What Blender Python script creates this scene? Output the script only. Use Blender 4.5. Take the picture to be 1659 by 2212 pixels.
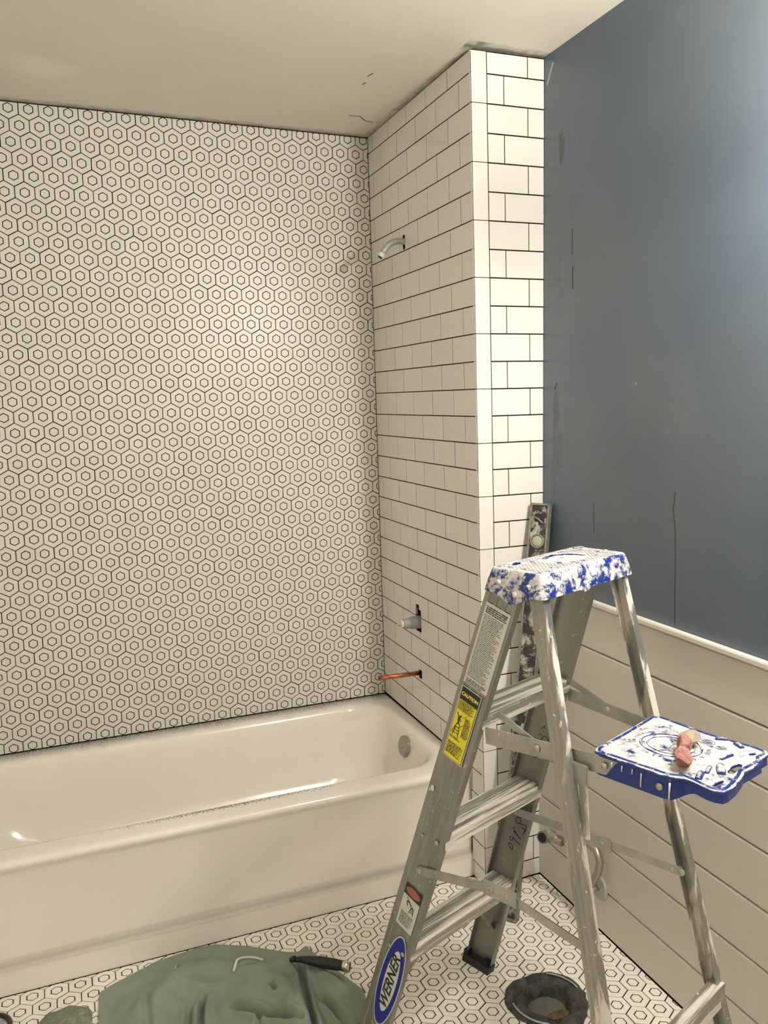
import bpy, bmesh, math, random
from mathutils import Vector, Matrix
random.seed(7)
for o in list(bpy.data.objects): bpy.data.objects.remove(o)
C = bpy.context.scene.collection
PI = math.pi

# ---------------------------------------------------------------- camera
CAM_O = Vector((-1.157, -2.9652, 1.5196))
R0 = Vector((0.9281231, -0.37156209, -0.02300266))      # image right
R1 = Vector((-0.07101738, -0.11606173, -0.99069986))    # image down
R2 = Vector((0.36543678, 0.92112501, -0.13410694))      # forward
FPX = 1802.47
cd = bpy.data.cameras.new('camera'); cam = bpy.data.objects.new('camera', cd); C.objects.link(cam)
cd.sensor_fit = 'VERTICAL'; cd.sensor_height = 36.0; cd.lens = FPX/2212*36.0
cd.clip_start = 0.02
cam.matrix_world = Matrix(((R0.x, -R1.x, -R2.x, CAM_O.x), (R0.y, -R1.y, -R2.y, CAM_O.y), (R0.z, -R1.z, -R2.z, CAM_O.z), (0, 0, 0, 1)))
bpy.context.scene.camera = cam
def proj(p):
    d = Vector(p)-CAM_O; z = d.dot(R2)
    return (829.5+FPX*d.dot(R0)/z, 1106+FPX*d.dot(R1)/z, z)

# ---------------------------------------------------------------- world, light, exposure
w = bpy.data.worlds.new('world'); bpy.context.scene.world = w; w.use_nodes = True
w.node_tree.nodes['Background'].inputs[0].default_value = (1.0, .9, .75, 1)
w.node_tree.nodes['Background'].inputs[1].default_value = 0.02
vs = bpy.context.scene.view_settings
vs.view_transform = 'Standard'; vs.look = 'None'; vs.gamma = 1; vs.use_curve_mapping = False
vs.exposure = 0.0
LAMP_E = 305.0            # radiance of the vanity bulbs
LAMP_COL = (1.0, .95, .86)
CEIL_FILL_E = 4.0             # weak fill lamp added on the ceiling
BULBS = [(.085, -1.98, 2.03), (.085, -2.23, 2.03), (.085, -2.48, 2.03)]

# ---------------------------------------------------------------- materials
def new_mat(name):
    m = bpy.data.materials.new(name); m.use_nodes = True
    return m, m.node_tree, m.node_tree.nodes['Principled BSDF']
def N(nt, typ, **kw):
    n = nt.nodes.new(typ)
    for k, v in kw.items():
        if k in n.inputs: n.inputs[k].default_value = v
        else: setattr(n, k, v)
    return n
def plain(name, col, rough=.5, metal=0., spec=None, bump=0, bscale=200, **kw):
    m, nt, b = new_mat(name)
    b.inputs['Base Color'].default_value = (*col, 1); b.inputs['Roughness'].default_value = rough; b.inputs['Metallic'].default_value = metal
    if spec is not None: b.inputs['Specular IOR Level'].default_value = spec
    for k, v in kw.items(): b.inputs[k].default_value = v
    if bump:
        tc = N(nt, 'ShaderNodeTexCoord'); n = N(nt, 'ShaderNodeTexNoise', Scale=bscale); bp = N(nt, 'ShaderNodeBump', Strength=bump, Distance=.002)
        nt.links.new(tc.outputs['Object'], n.inputs['Vector']); nt.links.new(n.outputs['Fac'], bp.inputs['Height']); nt.links.new(bp.outputs['Normal'], b.inputs['Normal'])
    return m
def ramp(nt, src, p0, p1, c0=(0, 0, 0, 1), c1=(1, 1, 1, 1)):
    r = N(nt, 'ShaderNodeValToRGB'); e = r.color_ramp.elements
    e[0].position = p0; e[0].color = c0; e[1].position = p1; e[1].color = c1
    nt.links.new(src, r.inputs[0]); return r.outputs[0]
def mixc(nt, fac, a, b):
    m = N(nt, 'ShaderNodeMix', data_type='RGBA')
    def put(sock, v):
        if hasattr(v, 'is_linked') or hasattr(v, 'links'): nt.links.new(v, sock)
        elif isinstance(v, (int, float)): sock.default_value = v
        else: sock.default_value = (*v, 1) if len(v) == 3 else v
    put(m.inputs[0], fac); put(m.inputs[6], a); put(m.inputs[7], b)
    return m.outputs[2]
def math_(nt, op, a, b=None, clamp=False):
    m = N(nt, 'ShaderNodeMath', operation=op); m.use_clamp = clamp
    for i, v in enumerate((a, b)):
        if v is None: continue
        if isinstance(v, (int, float)): m.inputs[i].default_value = v
        else: nt.links.new(v, m.inputs[i])
    return m.outputs[0]
def coords(nt, scale=(1, 1, 1), world=False, loc=(0, 0, 0)):
    src = N(nt, 'ShaderNodeNewGeometry').outputs['Position'] if world else N(nt, 'ShaderNodeTexCoord').outputs['Object']
    mp = N(nt, 'ShaderNodeMapping'); mp.inputs['Scale'].default_value = scale; mp.inputs['Location'].default_value = loc
    nt.links.new(src, mp.inputs[0]); return mp.outputs[0]
def noise(nt, vec, scale, detail=4, rough=.6, dist=0):
    n = N(nt, 'ShaderNodeTexNoise', Scale=scale, Detail=detail, Roughness=rough, Distortion=dist); nt.links.new(vec, n.inputs['Vector']); return n.outputs['Fac']

def tile_mat(name, col, rough, vary=.06, grime=0):
    m, nt, b = new_mat(name)
    info = N(nt, 'ShaderNodeObjectInfo')
    dark = tuple(c*(1-vary) for c in col)
    base = mixc(nt, info.outputs['Random'], col, dark)
    if grime:
        f = ramp(nt, noise(nt, coords(nt, world=True), 7, 5), .5, .8)
        base = mixc(nt, math_(nt, 'MULTIPLY', f, grime), base, (.33, .29, .22))
    nt.links.new(base, b.inputs['Base Color']); b.inputs['Roughness'].default_value = rough
    return m
M_HEX = tile_mat('matte_white_mosaic', (.74, .715, .67), .36, .05)
M_FLOORHEX = tile_mat('floor_mosaic', (.87, .83, .76), .42, .06, .20)
M_SUB = tile_mat('glossy_white_tile', (.77, .75, .71), .06, .04)
M_GROUT = plain('dark_grout', (.010, .008, .006), .95, spec=.1)
M_GROUTB = plain('brown_grout', (.018, .013, .007), .95, spec=.1)
M_HOLE = plain('wall_cavity', (.012, .011, .010), .95)
M_TRIMW = plain('wainscot_paint', (.62, .59, .53), .38, bump=.05, bscale=60)
M_CAP = plain('wainscot_cap_paint', (.70, .67, .61), .35)
M_CHROME = plain('satin_chrome', (.72, .68, .62), .22, 1.0)
M_PIPE = plain('brushed_nickel', (.40, .37, .32), .35, .8)
M_PLATE = plain('tarnished_nickel', (.36, .34, .31), .30, .7)
M_DULL = plain('dull_grey_pipe', (.42, .43, .42), .42, .35)
M_VALVE = plain('grey_plastic', (.33, .34, .34), .5)
M_BRASS = plain('brass', (.75, .55, .22), .3, 1.0)
M_BLACK = plain('black_rubber', (.015, .015, .016), .55)
M_WHITEP = plain('white_paint_wire', (.70, .69, .64), .5, bump=.4, bscale=300)
M_STICKW = plain('white_sticker', (.62, .62, .58), .45)
M_YEL = plain('yellow_sticker', (.78, .68, .03), .45)
M_INK = plain('black_ink', (.02, .02, .02), .5)
M_BLUEINK = plain('blue_ink', (.010, .018, .26), .4)
M_REDINK = plain('faded_red_ink', (.36, .11, .09), .5)
M_YTXT = plain('yellow_text', (.85, .72, .08), .5)
M_BULB, nt, b = new_mat('lit_bulb'); b.inputs['Emission Color'].default_value = (*LAMP_COL, 1); b.inputs['Emission Strength'].default_value = LAMP_E; b.inputs['Base Color'].default_value = (1, 1, 1, 1)
M_CEILFILL, nt, b = new_mat('fill_lamp_glow'); b.inputs['Emission Color'].default_value = (*LAMP_COL, 1); b.inputs['Emission Strength'].default_value = CEIL_FILL_E
M_PLASTER = plain('cream_wall_paint', (.80, .75, .66), .7)

def mk_copper():
    m, nt, b = new_mat('copper'); b.inputs['Metallic'].default_value = .85; b.inputs['Roughness'].default_value = .38
    f = ramp(nt, noise(nt, coords(nt, (60, 60, 60)), 1.0, 5), .4, .65)
    nt.links.new(mixc(nt, f, (.62, .23, .10), (.22, .08, .04)), b.inputs['Base Color']); return m
M_COPPER = mk_copper()

def mk_blue():
    m, nt, b = new_mat('slate_blue_paint')
    v = coords(nt, world=True)
    f = ramp(nt, noise(nt, v, 2.2, 4, .55), .35, .7)
    col = mixc(nt, f, (.088, .118, .158), (.120, .145, .170))
    # vertical scuffs near the tiled end and long drip scratches: thin stretched marks
    sx = N(nt, 'ShaderNodeSeparateXYZ'); nt.links.new(N(nt, 'ShaderNodeNewGeometry').outputs['Position'], sx.inputs[0])
    near = ramp(nt, sx.outputs['Y'], .0, 1.0)
    band = math_(nt, 'MULTIPLY', math_(nt, 'SUBTRACT', 1.0, math_(nt, 'ABSOLUTE', math_(nt, 'MULTIPLY', math_(nt, 'ADD', sx.outputs['Y'], .93), 14)), True), 1.0)
    st = ramp(nt, noise(nt, coords(nt, (1, 60, 1.3), True), 1.6, 4, .7), .60, .70)
    col = mixc(nt, math_(nt, 'MULTIPLY', math_(nt, 'MULTIPLY', st, band), .75), col, (.055, .058, .055))
    def blob(cy, cz, hy, hz):
        a_ = math_(nt, 'DIVIDE', math_(nt, 'SUBTRACT', sx.outputs['Y'], cy), hy); b2 = math_(nt, 'DIVIDE', math_(nt, 'SUBTRACT', sx.outputs['Z'], cz), hz)
        return math_(nt, 'SUBTRACT', 1.0, math_(nt, 'ADD', math_(nt, 'MULTIPLY', a_, a_), math_(nt, 'MULTIPLY', b2, b2)), True)
    grit = noise(nt, coords(nt, (1, 2.2, 1), True), 38, 4, .7)
    for cy, cz, hy, hz, am, c_ in ((-.905, 2.20, .020, .060, .85, (.045, .048, .046)), (-.885, 1.47, .022, .10, .55, (.058, .050, .040)), (-.90, 1.36, .030, .09, .45, (.065, .060, .052)), (-.875, 1.30, .012, .2, .3, (.05, .05, .05))):
        col = mixc(nt, math_(nt, 'MULTIPLY', math_(nt, 'MULTIPLY', ramp(nt, math_(nt, 'ADD', grit, math_(nt, 'MULTIPLY', blob(cy, cz, hy, hz), .35)), .62, .78), math_(nt, 'GREATER_THAN', blob(cy, cz, hy, hz), .01)), am), col, c_)
    # rectangular patch of fine brush lines
    def inside(s, c, h): return math_(nt, 'LESS_THAN', math_(nt, 'ABSOLUTE', math_(nt, 'SUBTRACT', s, c)), h)
    patch = math_(nt, 'MULTIPLY', inside(sx.outputs['Y'], -1.325, .12), inside(sx.outputs['Z'], 1.51, .10))
    lines = noise(nt, coords(nt, (1, 160, 2), True), 1.0, 2)
    col = mixc(nt, math_(nt, 'MULTIPLY', math_(nt, 'MULTIPLY', patch, lines), .16), col, (.20, .21, .20))
    nt.links.new(col, b.inputs['Base Color'])
    r = ramp(nt, noise(nt, v, 3.0, 3), .3, .7, (.30, .30, .30, 1), (.40, .40, .40, 1)); nt.links.new(r, b.inputs['Roughness'])
    bp = N(nt, 'ShaderNodeBump', Strength=.06, Distance=.004); nt.links.new(noise(nt, v, 55, 3), bp.inputs['Height']); nt.links.new(bp.outputs[0], b.inputs['Normal'])
    return m
M_BLUE = mk_blue()

def mk_ceiling():
    m, nt, b = new_mat('ceiling_plaster'); b.inputs['Roughness'].default_value = .75
    g = N(nt, 'ShaderNodeNewGeometry').outputs['Position']; sx = N(nt, 'ShaderNodeSeparateXYZ'); nt.links.new(g, sx.inputs[0])
    v = coords(nt, world=True)
    n1 = noise(nt, v, 22, 5, .65)
    # skim-coat cracks and black grout smears: a strip along the two tiled walls and around the end of the stub
    dy = math_(nt, 'ABSOLUTE', sx.outputs['Y'])
    ax = math_(nt, 'ABSOLUTE', sx.outputs['X'])
    inx = math_(nt, 'LESS_THAN', math_(nt, 'ABSOLUTE', math_(nt, 'ADD', sx.outputs['Y'], .41)), .44)
    dx = math_(nt, 'ADD', ax, math_(nt, 'MULTIPLY', math_(nt, 'SUBTRACT', 1.0, inx), 9.0))
    de = math_(nt, 'ABSOLUTE', math_(nt, 'ADD', sx.outputs['Y'], .817))
    de = math_(nt, 'ADD', de, math_(nt, 'MULTIPLY', math_(nt, 'LESS_THAN', sx.outputs['X'], -.04), 9.0))
    d = math_(nt, 'MINIMUM', math_(nt, 'MINIMUM', dy, dx), de)
    wob = math_(nt, 'ADD', d, math_(nt, 'MULTIPLY', math_(nt, 'SUBTRACT', n1, .5), .035))
    near = ramp(nt, wob, .024, .040, (1, 1, 1, 1), (0, 0, 0, 1))
    tight = ramp(nt, wob, .004, .016, (1, 1, 1, 1), (0, 0, 0, 1))
    base = mixc(nt, ramp(nt, noise(nt, v, 2.0, 3), .35, .7), (.66, .63, .55), (.70, .67, .585))
    smear = mixc(nt, ramp(nt, noise(nt, v, 30, 4), .45, .62), (.48, .46, .42), (.30, .28, .24))
    smear = mixc(nt, tight, smear, (.10, .09, .075))
    col = mixc(nt, math_(nt, 'MULTIPLY', near, .8), base, smear)
    # pale sanded patch at upper left
    px = math_(nt, 'MULTIPLY', math_(nt, 'ADD', sx.outputs['X'], 1.105), 7); py = math_(nt, 'MULTIPLY', math_(nt, 'ADD', sx.outputs['Y'], .305), 8)
    rr = math_(nt, 'ADD', math_(nt, 'MULTIPLY', px, px), math_(nt, 'MULTIPLY', py, py))
    rr = math_(nt, 'ADD', rr, math_(nt, 'MULTIPLY', n1, .8))
    col = mixc(nt, ramp(nt, rr, .5, 1.1, (.6, .6, .6, 1), (0, 0, 0, 1)), col, (.80, .77, .69))
    nt.links.new(col, b.inputs['Base Color'])
    bp = N(nt, 'ShaderNodeBump', Strength=.12, Distance=.004); nt.links.new(noise(nt, v, 40, 4), bp.inputs['Height']); nt.links.new(bp.outputs[0], b.inputs['Normal'])
    return m
M_CEIL = mk_ceiling()

def mk_tub():
    m, nt, b = new_mat('biscuit_enamel'); b.inputs['Roughness'].default_value = .16
    b.inputs['Coat Weight'].default_value = .3; b.inputs['Coat Roughness'].default_value = .05
    g = N(nt, 'ShaderNodeNewGeometry').outputs['Position']; sx = N(nt, 'ShaderNodeSeparateXYZ'); nt.links.new(g, sx.inputs[0])
    v = coords(nt, world=True)
    base = mixc(nt, ramp(nt, noise(nt, v, 2.6, 3), .4, .7), (.83, .785, .71), (.80, .757, .69))
    # black grout dust settled on the ledge beside the mosaic
    fine = noise(nt, v, 160, 3, .7); big = noise(nt, v, 9, 3)
    lo = math_(nt, 'ADD', math_(nt, 'ABSOLUTE', sx.outputs['Y']), math_(nt, 'MULTIPLY', math_(nt, 'SUBTRACT', big, .5), .05))
    top = math_(nt, 'GREATER_THAN', sx.outputs['Z'], .345)
    dust = math_(nt, 'MULTIPLY', ramp(nt, lo, .018, .075, (1, 1, 1, 1), (0, 0, 0, 1)), top)
    dust = math_(nt, 'MULTIPLY', dust, ramp(nt, fine, .22, .62))
    col = mixc(nt, math_(nt, 'MULTIPLY', dust, .95), base, (.07, .066, .06))
    # crumbs of grout caught on the front lip
    inx = math_(nt, 'MULTIPLY', ramp(nt, sx.outputs['X'], 0, 1), 1)
    def bandm(s, c, h): return math_(nt, 'SUBTRACT', 1.0, math_(nt, 'DIVIDE', math_(nt, 'ABSOLUTE', math_(nt, 'SUBTRACT', s, c)), h), True)
    lip = math_(nt, 'MULTIPLY', bandm(sx.outputs['Y'], -.672, .022), math_(nt, 'POWER', bandm(sx.outputs['X'], -.76, .36), .5))
    lip = math_(nt, 'MULTIPLY', lip, math_(nt, 'GREATER_THAN', sx.outputs['Z'], .27))
    sp = ramp(nt, math_(nt, 'ADD', noise(nt, v, 170, 2, .7), math_(nt, 'MULTIPLY', lip, .30)), .66, .70)
    col = mixc(nt, math_(nt, 'MULTIPLY', math_(nt, 'MULTIPLY', sp, math_(nt, 'GREATER_THAN', lip, .05)), .8), col, (.13, .11, .09))
    # darker band along the toe groove of the apron
    toe = math_(nt, 'MULTIPLY', bandm(sx.outputs['Z'], .080, .020), math_(nt, 'LESS_THAN', sx.outputs['Y'], -.70))
    col = mixc(nt, math_(nt, 'MULTIPLY', toe, .75), col, (.38, .34, .30))
    nt.links.new(col, b.inputs['Base Color'])
    return m
M_TUB = mk_tub()

def mk_alu(name, paint, stretch=(1, 1, 1), dark=.0, thr=.60, base=(.42, .41, .385)):
    """worn aluminium with dull oxide and dried white plaster"""
    m, nt, b = new_mat(name)
    v = coords(nt, stretch)
    vo = coords(nt)
    ox = ramp(nt, noise(nt, v, 14, 6, .65), .3, .72)
    col = mixc(nt, ox, base, tuple(c*.62 for c in base))
    pm = ramp(nt, noise(nt, v, 20, 6, .68, .3), thr, thr+.07)
    sp = ramp(nt, noise(nt, vo, 95, 2, .5), .68, .71)
    pm = math_(nt, 'MAXIMUM', pm, sp)
    pm = math_(nt, 'MULTIPLY', pm, paint)
    col = mixc(nt, pm, col, (.72, .68, .60))
    nt.links.new(col, b.inputs['Base Color'])
    nt.links.new(math_(nt, 'MULTIPLY', math_(nt, 'SUBTRACT', 1.0, pm), .72), b.inputs['Metallic'])
    nt.links.new(math_(nt, 'ADD', math_(nt, 'MULTIPLY', pm, .25), .42), b.inputs['Roughness'])
    bp = N(nt, 'ShaderNodeBump', Strength=.35, Distance=.0015); nt.links.new(pm, bp.inputs['Height']); nt.links.new(bp.outputs[0], b.inputs['Normal'])
    return m
M_ALU = mk_alu('weathered_aluminium', .45, (1, 1, .12), thr=.68, base=(.36, .35, .325))
M_ALU2 = mk_alu('plaster_spattered_aluminium', .9, (1, 1, .16), thr=.50, base=(.42, .41, .38))
M_STEP = mk_alu('plaster_caked_tread', .9, (.10, 3, 3), thr=.46, base=(.50, .485, .44))
M_BAR = mk_alu('grey_steel_bar', .5, (1, 1, 1), thr=.66, base=(.50, .49, .455))

def mk_plaster_blue(name, amount, sideamount, sc):
    m, nt, b = new_mat(name)
    vo = coords(nt)
    geo = N(nt, 'ShaderNodeNewGeometry'); sz = N(nt, 'ShaderNodeSeparateXYZ'); nt.links.new(geo.outputs['Normal'], sz.inputs[0])
    up = math_(nt, 'MAXIMUM', sz.outputs['Z'], 0.0)
    thr = math_(nt, 'ADD', math_(nt, 'MULTIPLY', up, amount-sideamount), sideamount)
    n = noise(nt, vo, sc, 7, .72, .3)
    f = ramp(nt, math_(nt, 'ADD', n, math_(nt, 'SUBTRACT', thr, .5)), .48, .56)
    n2 = noise(nt, vo, 38, 5, .7)
    cream = mixc(nt, ramp(nt, n2, .38, .64), (.71, .67, .60), (.40, .39, .42))
    grimef = ramp(nt, noise(nt, coords(nt, (1, 1, 1), loc=(3, 1, 2)), 30, 5, .7), .55, .68)
    blue = mixc(nt, math_(nt, 'MULTIPLY', grimef, .75), (.008, .030, .20), (.05, .052, .06))
    nt.links.new(mixc(nt, f, blue, cream), b.inputs['Base Color'])
    nt.links.new(math_(nt, 'ADD', math_(nt, 'MULTIPLY', f, .4), .35), b.inputs['Roughness'])
    bp = N(nt, 'ShaderNodeBump', Strength=.6, Distance=.002); nt.links.new(f, bp.inputs['Height']); nt.links.new(bp.outputs[0], b.inputs['Normal'])
    return m
M_CAPBLUE = mk_plaster_blue('plaster_crusted_blue_plastic', .60, .50, 42)
M_TRAYBLUE = mk_plaster_blue('plaster_dusted_blue_plastic', .60, .33, 30)
M_BEAD = mk_plaster_blue('blue_plastic_rim', .45, .42, 60)
M_NAVY = plain('clean_blue_plastic', (.008, .028, .20), .4)

def two_tone(name, a, b_, scale, p0, p1, rough=.6, stretch=(1, 1, 1), bump=.4, world=False, metal=0, dist=.4):
    m, nt, b = new_mat(name)
    f = ramp(nt, noise(nt, coords(nt, stretch, world), scale, 6, .7, dist), p0, p1)
    nt.links.new(mixc(nt, f, a, b_), b.inputs['Base Color']); b.inputs['Roughness'].default_value = rough; b.inputs['Metallic'].default_value = metal
    bp = N(nt, 'ShaderNodeBump', Strength=bump, Distance=.002); nt.links.new(f, bp.inputs['Height']); nt.links.new(bp.outputs[0], b.inputs['Normal'])
    return m
M_LEVEL = two_tone('mortar_splattered_metal', (.028, .025, .02), (.42, .40, .34), 28, .50, .62, .6)
M_LEVELE = two_tone('dirty_level_edge', (.15, .14, .12), (.26, .245, .21), 40, .4, .6, .5)
M_VIAL = plain('cloudy_green_vial', (.36, .38, .28), .15)
M_BRICK = two_tone('red_chalk', (.27, .10, .085), (.42, .24, .20), 60, .4, .6, .9, bump=.5)
M_CLAY = two_tone('dusty_clay', (.42, .36, .28), (.30, .25, .19), 60, .4, .6, .9, bump=.5)
M_FLANGE = two_tone('tarry_wax', (.018, .017, .015), (.085, .078, .066), 34, .42, .62, .55, bump=.8)
M_RUST = two_tone('rusty_residue', (.16, .09, .02), (.05, .04, .025), 70, .4, .6, .6)
M_CONC = two_tone('grey_mud', (.15, .135, .105), (.11, .10, .08), 20, .4, .6, .8, bump=.2)
M_CLOTH = two_tone('sage_green_canvas', (.20, .235, .195), (.255, .29, .24), 7, .35, .7, .9, bump=.05)
M_CLOTH2 = two_tone('dirty_green_canvas', (.16, .185, .14), (.30, .30, .24), 24, .5, .65, .9, bump=.05)
M_GLASSY = two_tone('greenish_glass', (.20, .24, .20), (.42, .46, .40), 90, .4, .6, .2)

# ---------------------------------------------------------------- helpers
def mesh_obj(name, verts, faces, mat, parent=None, smooth=False, mi=None, mats=None):
    me = bpy.data.meshes.new(name); me.from_pydata([tuple(v) for v in verts], [], faces); me.update()
    for mm in (mats or [mat]): me.materials.append(mm)
    if mi:
        for p, i in zip(me.polygons, mi): p.material_index = i
    if smooth:
        for p in me.polygons: p.use_smooth = True
    o = bpy.data.objects.new(name, me); C.objects.link(o)
    if parent: o.parent = parent
    return o
def bm_obj(name, bm, mat, parent=None, smooth=False, fixn=True):
    if fixn: bmesh.ops.recalc_face_normals(bm, faces=bm.faces)
    me = bpy.data.meshes.new(name); bm.to_mesh(me); bm.free(); me.materials.append(mat)
    if smooth:
        for p in me.polygons: p.use_smooth = True
    o = bpy.data.objects.new(name, me); C.objects.link(o)
    if parent: o.parent = parent
    return o
def tag(o, label=None, cat=None, group=None, kind=None):
    for k, v in (('label', label), ('category', cat), ('group', group), ('kind', kind)):
        if v: o[k] = v
    return o
def empty(name, loc, rz=0):
    o = bpy.data.objects.new(name, None); C.objects.link(o); o.location = loc; o.rotation_euler = (0, 0, rz); o.empty_display_size = .05; return o
def add_hexa(bm, p):
    v = [bm.verts.new(q) for q in p]
    for f in ((0, 3, 2, 1), (4, 5, 6, 7), (0, 1, 5, 4), (1, 2, 6, 5), (2, 3, 7, 6), (3, 0, 4, 7)): bm.faces.new([v[i] for i in f])
def add_box(bm, x0, x1, y0, y1, z0, z1):
    add_hexa(bm, [(x0, y0, z0), (x1, y0, z0), (x1, y1, z0), (x0, y1, z0), (x0, y0, z1), (x1, y0, z1), (x1, y1, z1), (x0, y1, z1)])
def box_obj(name, b, mat, parent=None, bevel=0):
    bm = bmesh.new(); add_box(bm, *b)
    if bevel: bmesh.ops.bevel(bm, geom=bm.edges[:], offset=bevel, segments=2, affect='EDGES')
    return bm_obj(name, bm, mat, parent)
def frame_from(d):
    d = Vector(d).normalized(); a = Vector((0, 0, 1)) if abs(d.z) < .9 else Vector((1, 0, 0))
    u = d.cross(a).normalized(); return d, u, d.cross(u)
def add_tube(bm, pts, r, n=12, caps=True, close=False):
    pts = [Vector(p) for p in pts]; rs = r if isinstance(r, (list, tuple)) else [r]*len(pts)
    rings = []; prev = None
    for i, p in enumerate(pts):
        a = pts[i-1] if i or close else p; c = pts[(i+1) % len(pts)] if i < len(pts)-1 or close else p
        d = (c-a).normalized()
        if prev is None: _, u, v = frame_from(d)
        else: u = (prev-d*prev.dot(d)).normalized(); v = d.cross(u)
        prev = u
        rings.append([bm.verts.new(p+rs[i]*(math.cos(2*PI*k/n)*u+math.sin(2*PI*k/n)*v)) for k in range(n)])
    m = len(rings)
    for i in range(m if close else m-1):
        A, B = rings[i], rings[(i+1) % m]
        for k in range(n): bm.faces.new((A[k], A[(k+1) % n], B[(k+1) % n], B[k]))
    if caps and not close: bm.faces.new(rings[0][::-1]); bm.faces.new(rings[-1])
def tube_obj(name, pts, r, mat, parent=None, n=12, caps=True, close=False):
    bm = bmesh.new(); add_tube(bm, pts, r, n, caps, close); return bm_obj(name, bm, mat, parent, True)
def lathe_obj(name, prof, origin, axis, mat, parent=None, n=28, smooth=True, wob=None):
    """prof: (distance along axis, radius)"""
    d, u, v = frame_from(axis); o = Vector(origin); bm = bmesh.new(); rings = []
    for h, r in prof:
        rings.append([bm.verts.new(o+d*h+max(r, 1e-4)*(1+(wob(k) if wob else 0))*(math.cos(2*PI*k/n)*u+math.sin(2*PI*k/n)*v)) for k in range(n)])
    for A, B in zip(rings, rings[1:]):
        for k in range(n): bm.faces.new((A[k], A[(k+1) % n], B[(k+1) % n], B[k]))
    bm.faces.new(rings[0][::-1]); bm.faces.new(rings[-1])
    ob = bm_obj(name, bm, mat, parent, smooth)
    return sharp(ob, 32) if smooth else ob
def sharp(o, ang=35):
    for e in range(1):
        bm = bmesh.new(); bm.from_mesh(o.data)
        for ed in bm.edges:
            ed.smooth = not (len(ed.link_faces) == 2 and ed.calc_face_angle(0) > math.radians(ang))
        bm.to_mesh(o.data); bm.free()
    return o
def bar_between(bm, a, b, wdir, w, t):
    """flat bar from a to b: width w along wdir, thickness t across"""
    a, b = Vector(a), Vector(b); d = (b-a).normalized(); wd = Vector(wdir); wd = (wd-d*wd.dot(d)).normalized(); n = d.cross(wd)
    p = []
    for q in (a, b):
        for s, m_ in ((-1, -1), (1, -1), (1, 1), (-1, 1)): p.append(q+wd*s*w/2+n*m_*t/2)
    add_hexa(bm, p)
def curve_plate(name, outline, holes, thick, mat, parent=None, bevel=0.0, loc=(0, 0, 0)):
    """flat plate with holes, outline in local xy"""
    cu = bpy.data.curves.new(name, 'CURVE'); cu.dimensions = '2D'; cu.fill_mode = 'BOTH'; cu.extrude = thick/2-bevel; cu.bevel_depth = bevel; cu.bevel_resolution = 2
    for pl in [outline]+holes:
        s = cu.splines.new('POLY'); s.points.add(len(pl)-1); s.use_cyclic_u = True
        for pt, q in zip(s.points, pl): pt.co = (q[0], q[1], 0, 1)
    o = bpy.data.objects.new(name+'_tmp', cu); C.objects.link(o)
    dg = bpy.context.evaluated_depsgraph_get(); me = bpy.data.meshes.new_from_object(o.evaluated_get(dg)); me.name = name
    bpy.data.objects.remove(o); me.materials.clear(); me.materials.append(mat)
    ob = bpy.data.objects.new(name, me); C.objects.link(ob); ob.location = loc
    if parent: ob.parent = parent
    return ob
def text_obj(name, body, size, M4, mat, parent, extrude=.0002, sx=1.0, shear=0, bold=0):
    cu = bpy.data.curves.new(name, 'FONT'); cu.body = body; cu.size = size; cu.align_x = 'CENTER'; cu.align_y = 'CENTER'; cu.extrude = extrude; cu.shear = shear; cu.offset = bold
    cu.resolution_u = 3
    o = bpy.data.objects.new(name+'_tmp', cu); C.objects.link(o)
    dg = bpy.context.evaluated_depsgraph_get(); me = bpy.data.meshes.new_from_object(o.evaluated_get(dg)); me.name = name
    bpy.data.objects.remove(o); me.materials.clear(); me.materials.append(mat)
    me.transform(M4 @ Matrix.Diagonal((sx, 1, 1, 1)))
    ob = bpy.data.objects.new(name, me); C.objects.link(ob); ob.parent = parent
    return ob
def round_rect(x0, x1, y0, y1, r, k=6):
    out = []
    for cx, cy, a0 in ((x1-r, y1-r, 0), (x0+r, y1-r, PI/2), (x0+r, y0+r, PI), (x1-r, y0+r, 3*PI/2)):
        for i in range(k+1):
            a = a0+PI/2*i/k; out.append((cx+r*math.cos(a), cy+r*math.sin(a)))
    return out
def circle(cx, cy, rx, ry, n=24, rot=0):
    return [(cx+rx*math.cos(2*PI*k/n)*math.cos(rot)-ry*math.sin(2*PI*k/n)*math.sin(rot), cy+rx*math.cos(2*PI*k/n)*math.sin(rot)+ry*math.sin(2*PI*k/n)*math.cos(rot)) for k in range(n)]
def loft(bm, loops, cap0=True, cap1=True):
    R = [[bm.verts.new(p) for p in L] for L in loops]; n = len(R[0])
    for A, B in zip(R, R[1:]):
        for k in range(n): bm.faces.new((A[k], A[(k+1) % n], B[(k+1) % n], B[k]))
    if cap0: bm.faces.new(R[0][::-1])
    if cap1: bm.faces.new(R[-1])

# ---------------------------------------------------------------- the room
D, W = .8174, .2133
XL, YB = -1.66, -3.75
def H(x, y): return 2.4589-.0031*x-.0068*y
def A_(z): return Vector((-.0084*(z-1.2), 0, z))                       # tub corner of the stub wall
def B_(z): return Vector((-.0073-.0089*(z-1.2), -(D-.0058*(z-1.2)), z))  # outer corner
def C_(z): return Vector((W, -D, z))
def side_pt(s, z, n=0):       # s from the outer corner to the mosaic; n into the room
    b, a = B_(z), A_(z); d = (a-b); L = d.length; p = b+d*(s/L)
    return p+Vector((-1, 0, 0))*n
def end_pt(s, z, n=0):        # s from the outer corner to the blue wall
    b, c = B_(z), C_(z); d = c-b; L = d.length
    return b+d*(s/L)+Vector((0, -1, 0))*n

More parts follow.
